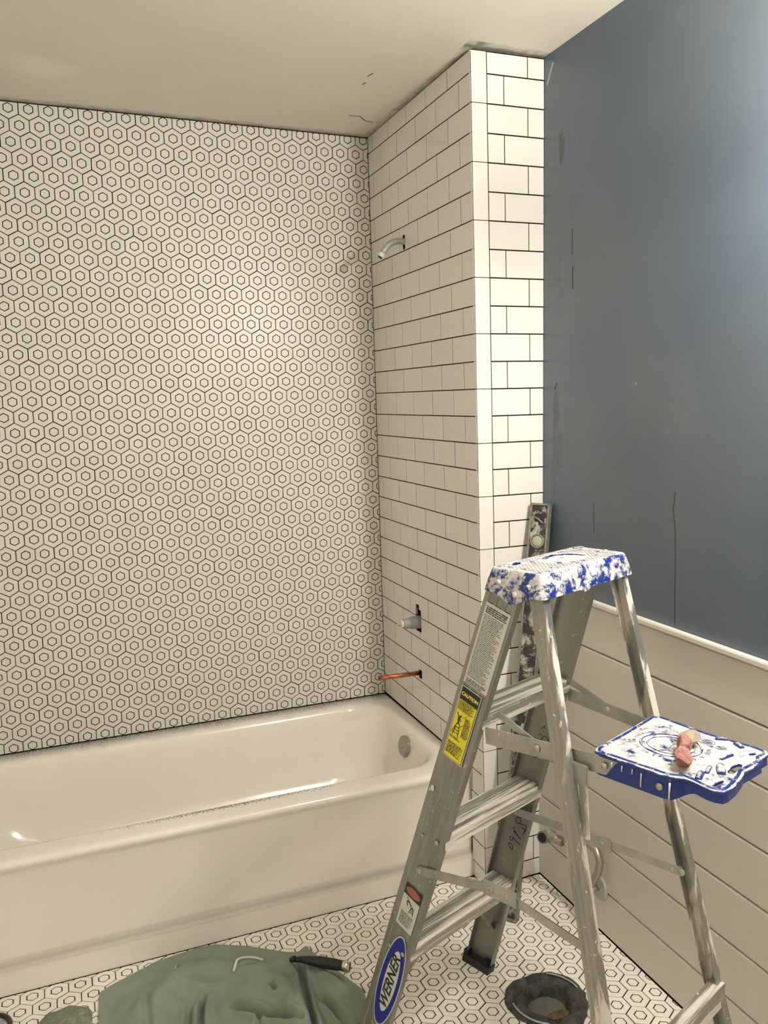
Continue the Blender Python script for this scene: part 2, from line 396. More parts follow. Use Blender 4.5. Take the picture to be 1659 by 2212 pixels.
# ceiling
bm = bmesh.new()
cx = [(XL-.1, YB-.1), (W+.1, YB-.1), (W+.1, .1), (XL-.1, .1)]
add_hexa(bm, [(x, y, H(x, y)) for x, y in cx]+[(x, y, H(x, y)+.1) for x, y in cx])
tag(bm_obj('ceiling', bm, M_CEIL), 'low plaster ceiling smeared with grout along the tiled walls', kind='structure')

ceil = bpy.data.objects['ceiling']
M_CRK = plain('ceiling_scratch', (.12, .11, .09), .9)
for pts, wd in (([(-.155, -.20), (-.115, -.205), (-.085, -.17), (-.05, -.16)], .004), ([(-.212, -.533), (-.205, -.560)], .004), ([(-.205, -.470), (-.200, -.485)], .005)):
    bm = bmesh.new()
    for p0, p1 in zip(pts, pts[1:]): bar_between(bm, (p0[0], p0[1], H(*p0)-.0002), (p1[0], p1[1], H(*p1)-.0002), (p1[1]-p0[1], p0[0]-p1[0], 0), wd, .0008)
    bm_obj('scratch', bm, M_CRK, ceil)
# right wall (slate blue) and wainscot
wr = box_obj('wall_right', (W, W+.1, YB, 0, -.006, 2.52), M_BLUE); tag(wr, 'slate blue painted wall above white shiplap', kind='structure')
GZ = [.132, .2695, .405, .5375, .6795, .8145, .940]
def plank(z0, z1, t=.012):
    y0, y1 = YB+.001, -D-.001
    bm = bmesh.new(); c = .003
    prof = [(W, z0+.0015), (W-t+c, z0+.0015), (W-t, z0+.0015+c), (W-t, z1-.0015-c), (W-t+c, z1-.0015), (W, z1-.0015)]
    loft(bm, [[(x, y0, z) for x, z in prof], [(x, y1, z) for x, z in prof]])
    return bm_obj('plank', bm, M_TRIMW, wr)
prev = .002
for g in GZ: plank(prev, g); prev = g
cap = box_obj('cap_rail', (W-.020, W, YB+.001, -D-.001, .942, .955), M_CAP, wr, .002)
nailm = plain('nail_fill', (.30, .28, .24), .7)
# right wall scuffs (thin scratches drawn on the paint)
def wall_mark(pts, wd, mat, name='scratch'):
    bm = bmesh.new()
    for (y0, z0), (y1, z1) in zip(pts, pts[1:]):
        bar_between(bm, (W-.0004, y0, z0), (W-.0004, y1, z1), (0, 1, 0.001), wd, .0006)
    return bm_obj(name, bm, mat, wr)
M_SCR = plain('dark_scratch', (.030, .034, .040), .6); M_PALE = plain('pale_chip', (.34, .36, .36), .6)
wall_mark([(-1.391, 1.285), (-1.386, 1.24), (-1.395, 1.19), (-1.397, 1.10), (-1.400, .96)], .0016, M_SCR)
wall_mark([(-1.070, 1.225), (-1.073, 1.14)], .0011, M_SCR)
wall_mark([(-.9605, 1.97), (-.9600, 1.90)], .0030, M_SCR)
wall_mark([(-.9635, 1.87), (-.9630, 1.81)], .0042, M_SCR)
wall_mark([(-.888, 1.555), (-.878, 1.535)], .0035, M_SCR)
wall_mark([(-1.241, 1.546), (-1.2405, 1.541)], .004, M_PALE, 'paint_chip')
wall_mark([(-.832, 2.385), (-.862, 2.435)], .008, M_PALE, 'paint_chip')

# left wall and the wall behind the camera
tag(box_obj('wall_left', (XL-.1, XL, YB, .1, -.006, 2.52), M_PLASTER), 'plain cream wall at the far end of the tub', kind='structure')
tag(box_obj('wall_front', (XL-.1, W+.1, YB-.1, YB, -.006, 2.52), M_PLASTER), 'plain cream wall facing the tub', kind='structure')

# back wall with hexagon mosaic
wb = box_obj('wall_back', (XL, .3, .0010, .12, -.006, 2.47), M_GROUT); tag(wb, 'white hexagon mosaic wall with dark grout above the tub', kind='structure')
def hex_geo(sx, sy, ap, thick, inner=.465, gl=.0026):
    """one mosaic: outer hexagon with a smaller grouted hexagon inside. rings of (radius factor, height)"""
    R = ap/math.cos(PI/6)
    ri_o = R*inner+gl*.62; ri_i = R*inner-gl*.62
    rings = [(R, -thick), (R, -.0006), (R-.0005, 0), (ri_o, 0), (ri_o, -.0008), (ri_i, -.0008), (ri_i, 0)]
    v = []; f = []
    for r, h in rings:
        for k in range(6):
            a = PI/6+k*PI/3; v.append((r*math.cos(a)*sx, r*math.sin(a)*sy, h))
    mi = []
    for j in range(len(rings)-1):
        for k in range(6):
            f.append((j*6+k, j*6+(k+1) % 6, (j+1)*6+(k+1) % 6, (j+1)*6+k)); mi.append(1 if j in (3, 4, 5) and j == 4 else 0)
    b = (len(rings)-1)*6
    f.append(tuple(b+k for k in range(6))); mi.append(0)
    return v, f, mi
def hex_mesh(name, g, mats):
    v, f, mi = g; me = bpy.data.meshes.new(name); me.from_pydata(v, [], f)
    for m in mats: me.materials.append(m)
    for p, i in zip(me.polygons, mi): p.material_index = i
    return me
def place_hexes(parent, centers, geo, mats, rotm, clip, score, cutr, piece, rest, jit=.0018):
    """centres: world points; clip(p) -> list of world planes (co, no: outside normal) cutting that tile"""
    base = hex_mesh(piece, geo, mats)
    sc = sorted(range(len(centers)), key=lambda i: -score(centers[i])); top = set(i for i in sc[:300] if score(centers[i]) > 0)
    bmr = bmesh.new()
    for i, c in enumerate(centers):
        rt = Matrix.Rotation(random.gauss(0, jit), 4, 'X') @ Matrix.Rotation(random.gauss(0, jit), 4, 'Y') @ Matrix.Rotation(random.gauss(0, jit*2), 4, 'Z')
        Mx = Matrix.Translation(Vector(c)+Vector((random.gauss(0, .00018), random.gauss(0, .00008), random.gauss(0, .00018)))) @ rotm @ rt
        planes = clip(c)
        me = base
        if planes is None: continue
        if planes:
            b2 = bmesh.new(); b2.from_mesh(base); b2.transform(Mx)
            for co, no in planes: bmesh.ops.bisect_plane(b2, geom=b2.verts[:]+b2.edges[:]+b2.faces[:], plane_co=co, plane_no=no, clear_outer=True)
            if not b2.faces: b2.free(); continue
            if i in top:
                me = bpy.data.meshes.new(piece); b2.transform(Mx.inverted()); b2.to_mesh(me)
                for m in mats: me.materials.append(m)
            else:
                tmp = bpy.data.meshes.new('t'); b2.to_mesh(tmp); bmr.from_mesh(tmp); bpy.data.meshes.remove(tmp)
            b2.free()
        elif i not in top:
            tmp = base.copy(); tmp.transform(Mx); bmr.from_mesh(tmp); bpy.data.meshes.remove(tmp)
        if i in top:
            o = bpy.data.objects.new(piece, me); o.parent = parent; o.matrix_world = Mx; C.objects.link(o)
    me = bpy.data.meshes.new(rest); bmr.to_mesh(me); bmr.free()
    for m in mats: me.materials.append(m)
    o = bpy.data.objects.new(rest, me); o.parent = parent; C.objects.link(o); o['kind'] = 'stuff'
WH, VH = .0588, .0503
RIM = .3645
geo = hex_geo(1, VH/(WH*.8660254), (WH-.0026)/2, .006)
ctr = []
for j in range(-1, 41):
    i = -30
    for i in range(-1, 27):
        X = -i+(.5 if j % 2 else 0)
        x, z = -.0588+.0588*X+.0002*j, 2.3967+.0002*X-.0503*j
        if x < .03 and x > XL-.02: ctr.append((x, 0, z))
def clip_wall(c):
    pl = []
    if c[2]+.036 > H(c[0], 0)-.002: pl.append(((0, 0, H(c[0], 0)-.003), (0, 0, 1)))
    if c[2]-.036 < RIM+.002: pl.append(((0, 0, RIM+.002), (0, 0, -1)))
    if c[0]+.032 > A_(c[2]).x-.0015: pl.append(((A_(c[2]).x-.0015, 0, 0), (1, 0, 0)))
    if c[0]-.032 < XL: pl.append(((XL+.001, 0, 0), (-1, 0, 0)))
    return pl
def score_wall(c):
    d = Vector(c)-CAM_O; u, v, z = proj(c)
    if u < 6 or u > 1640 or v < 0: return 0
    if c[0] > A_(c[2]).x+.012: return 0
    return d.y/d.length**3
place_hexes(wb, ctr, geo, [M_HEX, M_GROUT], Matrix.Rotation(PI/2, 4, 'X'), clip_wall, score_wall, None, 'hexagon_tile', 'hexagon_tile_field')

# floor: slab with a round hole for the closet flange, hexagon mosaic on top
FC, FR = Vector((-.089, -1.318)), .100
bm = bmesh.new()
sq = [(-.30, -1.53), (.12, -1.53), (.12, -1.11), (-.30, -1.11)]
def slab(x0, x1, y0, y1): add_box(bm, x0, x1, y0, y1, -.08, -.0016)
slab(XL-.1, W+.1, YB-.1, -1.53); slab(XL-.1, W+.1, -1.11, .1); slab(XL-.1, -.30, -1.53, -1.11); slab(.12, W+.1, -1.53, -1.11)
nn = 48; inn = [(FC.x+.088*math.cos(2*PI*k/nn), FC.y+.088*math.sin(2*PI*k/nn)) for k in range(nn)]; out = []
for k in range(nn):
    a = 2*PI*k/nn; dx, dy = math.cos(a), math.sin(a)
    t = min(((.12 if dx > 0 else -.30)-FC.x)/dx if abs(dx) > 1e-6 else 9, ((-1.11 if dy > 0 else -1.53)-FC.y)/dy if abs(dy) > 1e-6 else 9)
    out.append((FC.x+t*dx, FC.y+t*dy))
vi = [[bm.verts.new((x, y, z)) for x, y in inn] for z in (-.0016, -.08)]; vo_ = [bm.verts.new((x, y, -.0016)) for x, y in out]
for k in range(nn):
    k2 = (k+1) % nn
    bm.faces.new((vi[0][k], vo_[k], vo_[k2], vi[0][k2])); bm.faces.new((vi[0][k], vi[0][k2], vi[1][k2], vi[1][k]))
bm.faces.new(vi[1])
fl = bm_obj('floor', bm, M_GROUTB); tag(fl, 'white hexagon mosaic floor with brown grout lines', kind='structure')
geo = hex_geo(1, 1, (.059-.0024)/2, .006)
ctr = []
for j in range(-1, 44):
    for i in range(-32, 10):
        X = i+(.5 if j % 2 else 0)
        x, y = -.1223+.059*X+.0007*j, -.7814-.0005*X-.0512*j
        if XL-.03 < x < W+.03 and y < -.70: ctr.append((x, y, 0))
# correct the sign: rows run away from the tub
TUBY = -.7445
def clip_floor(c):
    x, y, _ = c; pl = []
    if x < -.004:
        if y+.036 > TUBY-.002: pl.append(((0, TUBY-.002, 0), (0, 1, 0)))
    else:
        if y+.036 > -D-.003: pl.append(((0, -D-.004, 0), (0, 1, 0)))
    if x+.031 > W-.013: pl.append(((W-.0125, 0, 0), (1, 0, 0)))
    if x-.031 < XL: pl.append(((XL+.001, 0, 0), (-1, 0, 0)))
    r = (Vector((x, y))-FC).length
    if r < FR-.030: return None
    if r < FR+.035:
        n = (Vector((x, y))-FC).normalized(); co = FC+n*(FR-.006); pl.append(((co.x, co.y, 0), (-n.x, -n.y, 0)))
    return pl
def score_floor(c):
    d = Vector(c)-CAM_O; u, v, z = proj(c)
    if not (-5 < u < 1665 and 1800 < v < 2225): return 0
    return -d.z/d.length**3
place_hexes(fl, ctr, geo, [M_FLOORHEX, M_GROUTB], Matrix.Identity(4), clip_floor, score_floor, None, 'hexagon_tile', 'hexagon_tile_field', .003)
# rough fill beyond the last laid row, behind the camera: plain mortar bed already given by the slab

# stub wall with subway tile
bm = bmesh.new()
z0, z1 = -.006, 2.50
def blk(z): 
    b = B_(z)+Vector((.009, .009, 0)); a = A_(z)+Vector((.009, .005, 0)); return [(b.x, b.y, z), (W, -D+.009, z), (W, .005, z), (a.x, a.y, z)]
add_hexa(bm, blk(z0)+blk(z1))
ws = bm_obj('wall_end', bm, M_GROUT); tag(ws, 'stub wall tiled in glossy white subway tile with dark grout', kind='structure')
def rect_minus(r, holes):
    out = [r]
    for h in holes:
        nx = []
        for (a, b, c, d) in out:
            ha, hb, hc, hd = max(a, h[0]), min(b, h[1]), max(c, h[2]), min(d, h[3])
            if ha >= hb or hc >= hd: nx.append((a, b, c, d)); continue
            if c < hc: nx.append((a, b, c, hc))
            if hd < d: nx.append((a, b, hd, d))
            if a < ha: nx.append((a, ha, hc, hd))
            if hb < b: nx.append((hb, b, hc, hd))
        out = nx
    return out
def tile_piece(fn, r, holes=(), g=.0012, name='subway_tile', mat=None):
    a, b, c, d = r; a += g; b -= g; a += .0001; gz = .0018 if fn is end_pt else .0015; c += gz; d -= gz
    if b-a < .004 or d-c < .004: return
    bm = bmesh.new(); e = .0006
    dn = random.gauss(0, .00012)
    rects = rect_minus((a, b, c, d), holes)
    for (a, b, c, d) in rects:
        ee = e if len(rects) == 1 else 0
        lo = [fn(s, z, -.0095) for s, z in ((a, c), (b, c), (b, d), (a, d))]
        mid = [fn(s, z, -.0006+dn) for s, z in ((a, c), (b, c), (b, d), (a, d))]
        hi = [fn(s, z, dn) for s, z in ((a+ee, c+ee), (b-ee, c+ee), (b-ee, d-ee), (a+ee, d-ee))]
        loft(bm, [lo, mid, hi], False, True)
    return bm_obj(name, bm, mat or M_SUB, ws)
RR = .0782; ZT = 2.4800; P = .1544
HOLES_S = [(D-.326, D-.306, 2.015, 2.062), (D-.372, D-.326, .706, .786), (D-.356, D-.330, .770, .802), (D-.366, D-.340, .536, .566)]
gb = bmesh.new()
strips = []
for i in range(30):
    za, zb_ = RIM+.001+i*.0696, RIM+.001+(i+1)*.0696
    strips += rect_minus((.0012, D-.004, za, zb_), HOLES_S)
for a, b, c, d in strips+[(.0012, .084, .001, RIM+.001)]:
    loft(gb, [[side_pt(s, z, n) for s, z in ((a, c), (b, c), (b, d), (a, d))] for n in (-.0095, -.0007)])
for i in range(31):
    za, zb_ = .001+i*.0792, .001+(i+1)*.0792
    loft(gb, [[end_pt(s, z, n) for s, z in ((.0012, za), ((C_(za)-B_(za)).length, za), ((C_(zb_)-B_(zb_)).length, zb_), (.0012, zb_))] for n in (-.0095, -.0012)])
bm_obj('grout_bed', gb, M_GROUT, ws)['kind'] = 'stuff'
for k in range(0, 32):
    zt = min(ZT-RR*k, H(0, -.4)-.002); zb = ZT-RR*(k+1)
    if k == 0: pass
    zb = max(zb, .001)
    if zt-zb < .006: continue
    o = .1488 if k % 2 == 0 else .0751
    L = (A_(zt)-B_(zt)).length
    cuts = [0]+[o+P*i for i in range(6) if o+P*i < L-.004]+[L]
    for a, b in zip(cuts, cuts[1:]):
        if zb > RIM-.001: tile_piece(side_pt, (a, b, zb, zt), HOLES_S)
        elif zt > RIM+.006: # row the tub cuts
            tile_piece(side_pt, (a, b, RIM+.001, zt), HOLES_S)
            if a < .08: tile_piece(side_pt, (a, min(b, .084), zb, RIM), [])
        elif a < .08: tile_piece(side_pt, (a, min(b, .084), zb, zt), [])
    # end face
    Le = (C_(zt)-B_(zt)).length
    ec = [.050, .050+.128, Le] if k % 2 == 0 else [.050, .050+.0525, Le]
    for a, b in zip(ec, ec[1:]): tile_piece(end_pt, (a, b, zb, zt))
    if k % 2 == 0:   # bullnose trim, two courses high
        zb2 = max(ZT-RR*(k+2), .001)
        bm = bmesh.new(); g = .0011; n = 5; lo = []; r = .006
        for z in (zb2+g, zt-g):
            pr = [end_pt(.049, z, -.0095), end_pt(.049, z, -.0008), end_pt(.048, z, 0)]
            for i in range(n+1):
                a = PI/2*i/n; c = B_(z)+Vector((r, r, 0)); pr.append(c+Vector((-r*math.sin(a), -r*math.cos(a), 0)))
            pr += [B_(z)+Vector((0, .0095, 0)), B_(z)+Vector((.0095, .0095, 0))]
            lo.append(pr)
        loft(bm, lo)
        bm_obj('bullnose_tile', bm, M_SUB, ws)

# ---------------------------------------------------------------- bathtub
tub = empty('bathtub', (-.76, -.37, 0)); tag(tub, 'biscuit-coloured alcove bathtub with a plain apron', 'bathtub')
bm = bmesh.new()
X0, X1 = XL+.003, .0052
Y1 = -.0005
def L_(x0, x1, y0, y1, r, z): return [(x+.76, y+.37, z) for x, y in round_rect(x0, x1, y0, y1, r, 10)]
loops = [L_(X0, X1, -.7425, Y1, .002, 0), L_(X0, X1, -.7425, Y1, .002, .066), L_(X0, X1, -.7415, Y1, .002, .072), L_(X0, X1, -.7345, Y1, .002, .083), L_(X0, X1, -.7325, Y1, .002, .092),
         L_(X0, X1, -.7335, Y1, .002, .20), L_(X0, X1, -.7345, Y1, .002, .325), L_(X0, X1, -.7385, Y1, .003, .336), L_(X0, X1, -.7435, Y1, .003, .345), L_(X0, X1, -.7440, Y1, .003, .352), L_(X0, X1, -.7415, Y1, .003, .359), L_(X0, X1, -.736, Y1, .004, .3625),
         L_(X0+.02, X1-.014, -.720, -.020, .03, .3638), L_(X0+.06, X1-.036, -.676, -.050, .10, .3638)]
# basin: rolls over the lip then falls steeply
for t, (dx, dz) in enumerate([(.004, -.0008), (.010, -.003), (.016, -.008), (.021, -.016), (.026, -.03), (.034, -.07), (.046, -.13), (.058, -.19), (.072, -.24), (.095, -.28), (.14, -.305)]):
    loops.append(L_(X0+.065+dx*2.0, X1-.040-dx*1.0, -.672+dx, -.054-dx, .12+dx*.5, .3638+dz))
loops.append(L_(X0+.5, X1-.3, -.44, -.28, .05, .3638-.318))
loft(bm, loops, True, True)
tb = bm_obj('tub_body', bm, M_TUB, tub, True); sharp(tb, 60)
# overflow plate
pc = Vector((-.070+.76, -.376+.37, .305)); ax = Vector((-1, -.10, .20))
lathe_obj('overflow_plate', [(-.006, .035), (.003, .037), (.008, .036), (.0105, .032), (.0110, .010), (.0100, .007), (.0112, .006), (.0112, 0)], pc, ax, M_PLATE, tub, 36)
d, u, v = frame_from(ax)
tube_obj('screw', [pc+ax.normalized()*.010, pc+ax.normalized()*.0135], .0045, M_DULL, tub, 12)
box_obj('drain_slot', (pc.x-.012, pc.x-.004, pc.y-.014, pc.y+.006, pc.z-.036, pc.z-.024), M_BLACK, tub, .002)

# ---------------------------------------------------------------- plumbing stubs on the end wall
sa = empty('shower_pipe', (0, -.315, 2.038)); tag(sa, 'grey bent shower arm sticking out high on the tiled end wall', 'pipe')
pts = [(.008, 0, .002), (-.01, 0, .002), (-.03, 0, .002), (-.045, 0, .0), (-.058, 0, -.005), (-.070, 0, -.014), (-.080, 0, -.026), (-.092, 0, -.043)]
tube_obj('arm', pts, .0105, M_DULL, sa, 16, caps=True)
tube_obj('threaded_end', [(-.0895, 0, -.0400), (-.0945, 0, -.0465), (-.0985, 0, -.052)], [.0115, .0118, .0112], M_WHITEP, sa, 16)
tube_obj('bore', [(-.0980, 0, -.0512), (-.0992, 0, -.0528)], [.0085, .0085], M_BLACK, sa, 16)
sv = empty('shower_valve', (0, -.345, .738)); tag(sv, 'grey shower mixing valve with brass stem in a rough wall opening', 'valve')
lathe_obj('body', [(0.012, .023), (-.006, .023), (-.008, .0225), (-.024, .0225), (-.025, .0205), (-.029, .0205), (-.030, .0185), (-.052, .0170), (-.055, .015), (-.056, .010)][::1], (0, 0, 0), (1, 0, 0), M_VALVE, sv, 28)
lathe_obj('collar', [(-.0560, .0125), (-.0620, .0125), (-.0640, .010)], (0, 0, 0), (1, 0, 0), M_WHITEP, sv, 20)
lathe_obj('stem', [(-.0630, .005), (-.070, .005), (-.0705, .0032), (-.079, .0032), (-.080, .0025)], (0, 0, 0), (1, 0, 0), M_BRASS, sv, 14)
cp = empty('copper_pipe', (0, -.353, .555)); tag(cp, 'bare copper spout pipe stub above the tub rim', 'pipe')
tube_obj('pipe', [(.008, 0, 0), (-.08, 0, .001), (-.153, 0, .003)], .0080, M_COPPER, cp, 18)
tube_obj('bore', [(-.1525, 0, .003), (-.1536, 0, .003)], .0064, M_BLACK, cp, 16)

# supply stop on the wainscot
sp = empty('supply_stop', (W-.012, -1.10, .13)); tag(sp, 'open-ended chrome water supply stop behind the ladder by the wainscot', 'valve')
def S(x, y, z): return (x-(W-.012), y+1.10, z-.13)
lathe_obj('escutcheon', [(0, .036), (.003, .036), (.007, .033), (.009, .020), (.010, .012), (.010, .008)], S(W-.012, -1.136, .134), (-1, 0, 0), M_DULL, sp, 32)
tube_obj('stub_pipe', [S(W-.016, -1.136, .134), S(W-.055, -1.136, .134)], .0085, M_CHROME, sp, 14)
tube_obj('elbow', [S(W-.055, -1.136, .134), S(W-.062, -1.136, .134)], .011, M_CHROME, sp, 14)
tube_obj('supply_tube', [S(.170, -.975, .207), S(.170, -1.03, .215), S(.172, -1.075, .243), S(.176, -1.115, .262), S(.178, -1.148, .258), S(.178, -1.165, .232), S(.176, -1.160, .196), S(.170, -1.148, .168), S(.158, -1.138, .140)], .0105, M_PIPE, sp, 14)
lathe_obj('valve_body', [(0, .014), (.004, .0195), (.020, .0195), (.022, .016), (.045, .013), (.047, .010), (.07, .010)], S(.155, -.935, .205), (.1, -1, .03), M_PIPE, sp, 8, False)
lathe_obj('bore', [(-.0008, .0135), (.002, .0135)], S(.155, -.935, .205), (.1, -1, .03), M_BLACK, sp, 20)
lathe_obj('open_port', [(0, .0185), (.010, .0195), (.024, .0190)], S(.128, -.950, .206), (1, .45, -.2), M_PIPE, sp, 20)
lathe_obj('port_hole', [(-.0010, .0140), (.003, .0140)], S(.128, -.950, .206), (1, .45, -.2), M_BLACK, sp, 20)

# ---------------------------------------------------------------- lamps (out of the frame: inferred vanity bar, added ceiling fill)
vl = empty('vanity_light', (W, -2.23, 2.03)); tag(vl, 'three-bulb vanity light bar on the slate blue wall', 'wall light')
box_obj('back_plate', (-.03, 0, -.36, .36, -.05, .05), M_CHROME, vl, .005)
for bx, by, bz in BULBS:
    p = (bx-W, by+2.23, bz-2.03)
    tube_obj('socket', [(-.03, p[1], 0), (-.075, p[1], 0)], .022, M_CHROME, vl, 16)
    bm = bmesh.new(); bmesh.ops.create_uvsphere(bm, u_segments=20, v_segments=12, radius=.05, matrix=Matrix.Translation(p)); bm_obj('bulb', bm, M_BULB, vl, True)
cl = empty('ceiling_fill', (-.75, -2.1, H(-.75, -2.1))); tag(cl, 'added round fill lamp on the ceiling, out of view', 'fill light')  # unseen lamp added for a little fill, no known fixture
lathe_obj('fill_lamp', [(-.002, .16), (-.03, .16), (-.06, .13), (-.075, .08), (-.08, .0)], (0, 0, 0), (0, 0, 1), M_CEILFILL, cl, 32)

# ---------------------------------------------------------------- step ladder
LX, LY, LTH = -.2245, -1.5688, .3815
lad = empty('step_ladder', (LX, LY, 0), LTH); tag(lad, 'aluminium step ladder with a plaster-crusted blue top and paint shelf', 'ladder')
HT = 1.1946
hw = lambda z: .1367+.0611*(HT-z)
yf = lambda z: .0621+.3129*(HT-z)
hb = lambda z: .1439+.0707*(HT-z)
yb = lambda z: -.0506-.2369*(HT-z)
def channel(name, sgn, hwf, edge, dirn, width, fl_, t, mat, ribs, zb, zt=1.165):
    """C channel, web outward; u = inward, v = from the outer edge towards dirn"""
    prof = [(0, 0)]
    for r0, r1 in ribs: prof += [(0, r0), (.0016, r0+.0016), (.0016, r1-.0016), (0, r1)]
    prof += [(0, width), (fl_, width), (fl_, width-t), (t+.001, width-t), (t+.001, t), (fl_, t), (fl_, 0)]
    lo = []
    for z in (zb, (zb+zt)/2, zt):
        lo.append([(sgn*(hwf(z)-u), edge(z)+dirn*v, z) for u, v in prof])
    bm = bmesh.new(); loft(bm, lo); return bm_obj(name, bm, mat, lad)
RIBF = [(.012, .026), (.034, .050), (.058, .072)]
nr = channel('front_rail', -1, hw, yf, -1, .083, .017, .0025, M_ALU, RIBF, .016)
fr = channel('front_rail', 1, hw, yf, -1, .083, .017, .0025, M_ALU, RIBF, .028)
RIBB = [(.007, .013), (.019, .025)]
channel('rear_rail', -1, hb, yb, 1, .031, .021, .0022, M_ALU2, RIBB, .010)
channel('rear_rail', 1, hb, yb, 1, .031, .021, .0022, M_ALU2, RIBB, .010)
# rubber shoes
for s in (-1, 1):
    z = .0
    bm = bmesh.new()
    a0, a1 = yf(0)+.004, yf(0)-.085; x0, x1 = s*(hw(0)+.003), s*(hw(0)-.024)
    P0 = [(x0, a0), (x1, a0), (x1, a1), (x0, a1)]
    k = .0313*.9
    loft(bm, [[(x, y, 0) for x, y in P0], [(x-s*.0015, y-.007, .024) for x, y in P0]])
    f = bm_obj('front_foot', bm, M_BLACK, lad)
    for q in (0, .066):
        bm = bmesh.new(); add_box(bm, s*(hw(0)-.006), s*(hw(0)-.022), yf(0)-.012-q-.006+.0, yf(0)-.012-q+.010, .02, .036); bm_obj('foot_lug', bm, M_BLACK, f)
    box_obj('rear_foot', (min(s*(hb(0)+.003), s*(hb(0)-.025)), max(s*(hb(0)+.003), s*(hb(0)-.025)), yb(0)-.004, yb(0)+.036, 0, .016), M_BLACK, lad, .003)
# treads
def tread(zz):
    y0, y1 = yf(zz)-.0075, yf(zz)-.079
    prof = [(y0, zz-.030), (y0, zz-.001)]
    n = 16; ww = (y0-y1)
    prof.append((y0-.001, zz))
    for i in range(n):
        a = y0-.003-(ww-.006)*i/n; b2 = a-(ww-.006)/n
        if i in (5, 10): prof += [(a, zz-.0030), (b2, zz-.0030)]
        else: prof += [(a, zz), (a-.0012, zz), (a-.0016, zz-.0028), (b2+.0004, zz-.0028)]
    prof += [(y1+.001, zz), (y1, zz-.001), (y1, zz-.030), (y1+.0025, zz-.030), (y1+.0025, zz-.004), (y0-.0025, zz-.004), (y0-.0025, zz-.030)]
    bm = bmesh.new(); x = hw(zz)-.0035
    loft(bm, [[(-x, y, z) for y, z in prof], [(x, y, z) for y, z in prof]])
    t = bm_obj('step', bm, M_STEP, lad)
    return t
steps = [tread(z) for z in (.889, .6025, .308)]
# rivets on rails beside each tread
def rivet(p, ax, r=.006, parent=lad, mat=M_BAR):
    return lathe_obj('rivet', [(0, r), (.0015, r*.95), (.003, r*.6), (.0035, 0)], p, ax, mat, parent, 12)
for z in (.889, .6025, .308):
    for q in (.022, .064):
        for s, rl in ((-1, nr), (1, fr)):
            if s < 0 and z > .8: continue
            rivet((s*(hw(z-.018)), yf(z-.018)-q, z-.018), (s, 0, 0), .0055, rl)
# braces under the lowest tread
for s in (-1, 1):
    bm = bmesh.new(); bar_between(bm, (s*.065, yf(.29)-.045, .284), (s*(hw(.13)-.004), yf(.15)-.045, .135), (0, 1, 0), .016, .003); bm_obj('brace', bm, M_BAR, lad)
# rear cross bars
def cross(z, hgt):
    bm = bmesh.new(); x = hb(z)-.003; y = yb(z)
    pr = [(y-.002, z-hgt/2), (y-.002, z+hgt/2), (y+.026, z+hgt/2), (y+.026, z+hgt/2-.002), (y, z+hgt/2-.002), (y, z-hgt/2)]
    loft(bm, [[(-x, a, b) for a, b in pr], [(x, a, b) for a, b in pr]]); return bm_obj('rear_cross_bar', bm, M_STEP, lad)
cross(.275, .048)
# spreaders at mid height
for s in (-1, 1):
    x = s*(hw(.53)+.004) if s < 0 else s*(hw(.53)-.020)
    y_a = yf(.5)-.045; zc = .553
    p0 = Vector((x, y_a, .505 if s < 0 else .515)); pm = Vector((x, .010, zc if s < 0 else .528)); p1 = Vector((x, yb(.53)+.014, .527 if s < 0 else .536))
    sp_ = empty('spreader', (0, 0, 0)); sp_.parent = lad
    bm = bmesh.new(); bar_between(bm, p0, pm+Vector((0, .012, 0)), (0, 0, 1), .020, .003); bm_obj('arm', bm, M_BAR, sp_)
    bm = bmesh.new(); bar_between(bm, pm-Vector((0, .012, 0)), p1, (0, 0, 1), .018, .003); bm_obj('arm', bm, M_BAR, sp_)
    bm = bmesh.new(); bar_between(bm, pm+Vector((-.004, .042, -.002)), pm+Vector((-.004, -.040, .002)), (0, 0, 1), .030, .004); bm_obj('hinge_plate', bm, M_BAR, sp_)
    for q in (.022, -.018): rivet(pm+Vector((-.006, q, 0)), (-1, 0, 0), .006, sp_)
    rivet(p0+Vector((-.002, 0, 0)), (-1, 0, 0), .0075, sp_); rivet(p1+Vector((-.002, 0, 0)), (-1, 0, 0), .0075, sp_)

# top cap
CT = empty('top_cap', (0, 0, 0)); CT.parent = lad
def cap_loop(ix, iy, z, r, zf=None):
    out = []
    for x, y in round_rect(-.1473-ix, .1473+ix, -.0622-iy, .0622+iy, r, 6): out.append((x, y, z if zf is None else zf(x, y)))
    return out
def bott(x, y):
    z = 1.149
    if abs(x) > .14:       # scallop on each end
        z -= .020*math.exp(-((y-.0)/.026)**2)
    elif y < 0: z -= .007*math.exp(-((x+.02)/.014)**2); 
    return z
def dense(loop):
    out = []
    n = len(loop)
    for i in range(n):
        a = Vector(loop[i]); b2 = Vector(loop[(i+1) % n]); L = (b2-a).length; k = max(1, int(L/.008))
        for j in range(k): out.append(a.lerp(b2, j/k))
    return out
base = [(x, y) for x, y in round_rect(-.1473, .1473, -.0622, .0622, .012, 5)]
base = [(p.x, p.y) for p in dense([(x, y, 0) for x, y in base])]
def ex(ix, iy, z=None, zf=None):
    out = []
    for x, y in base:
        X = x*(1+ix/.1473); Y = y*(1+iy/.0622); out.append((X, Y, z if zf is None else zf(X, Y)))
    return out
bm = bmesh.new()
loft(bm, [ex(-.006, -.006, HT-.001), ex(-.002, -.002, HT-.0015), ex(0, 0, HT-.005), ex(.006, .006, HT-.024), ex(.0127, .0098, zf=bott), ex(.0100, .0070, zf=lambda x, y: bott(x, y)-.0005), ex(.004, .002, HT-.024), ex(-.003, -.003, HT-.008), ex(-.006, -.006, HT-.0075)], False, False)
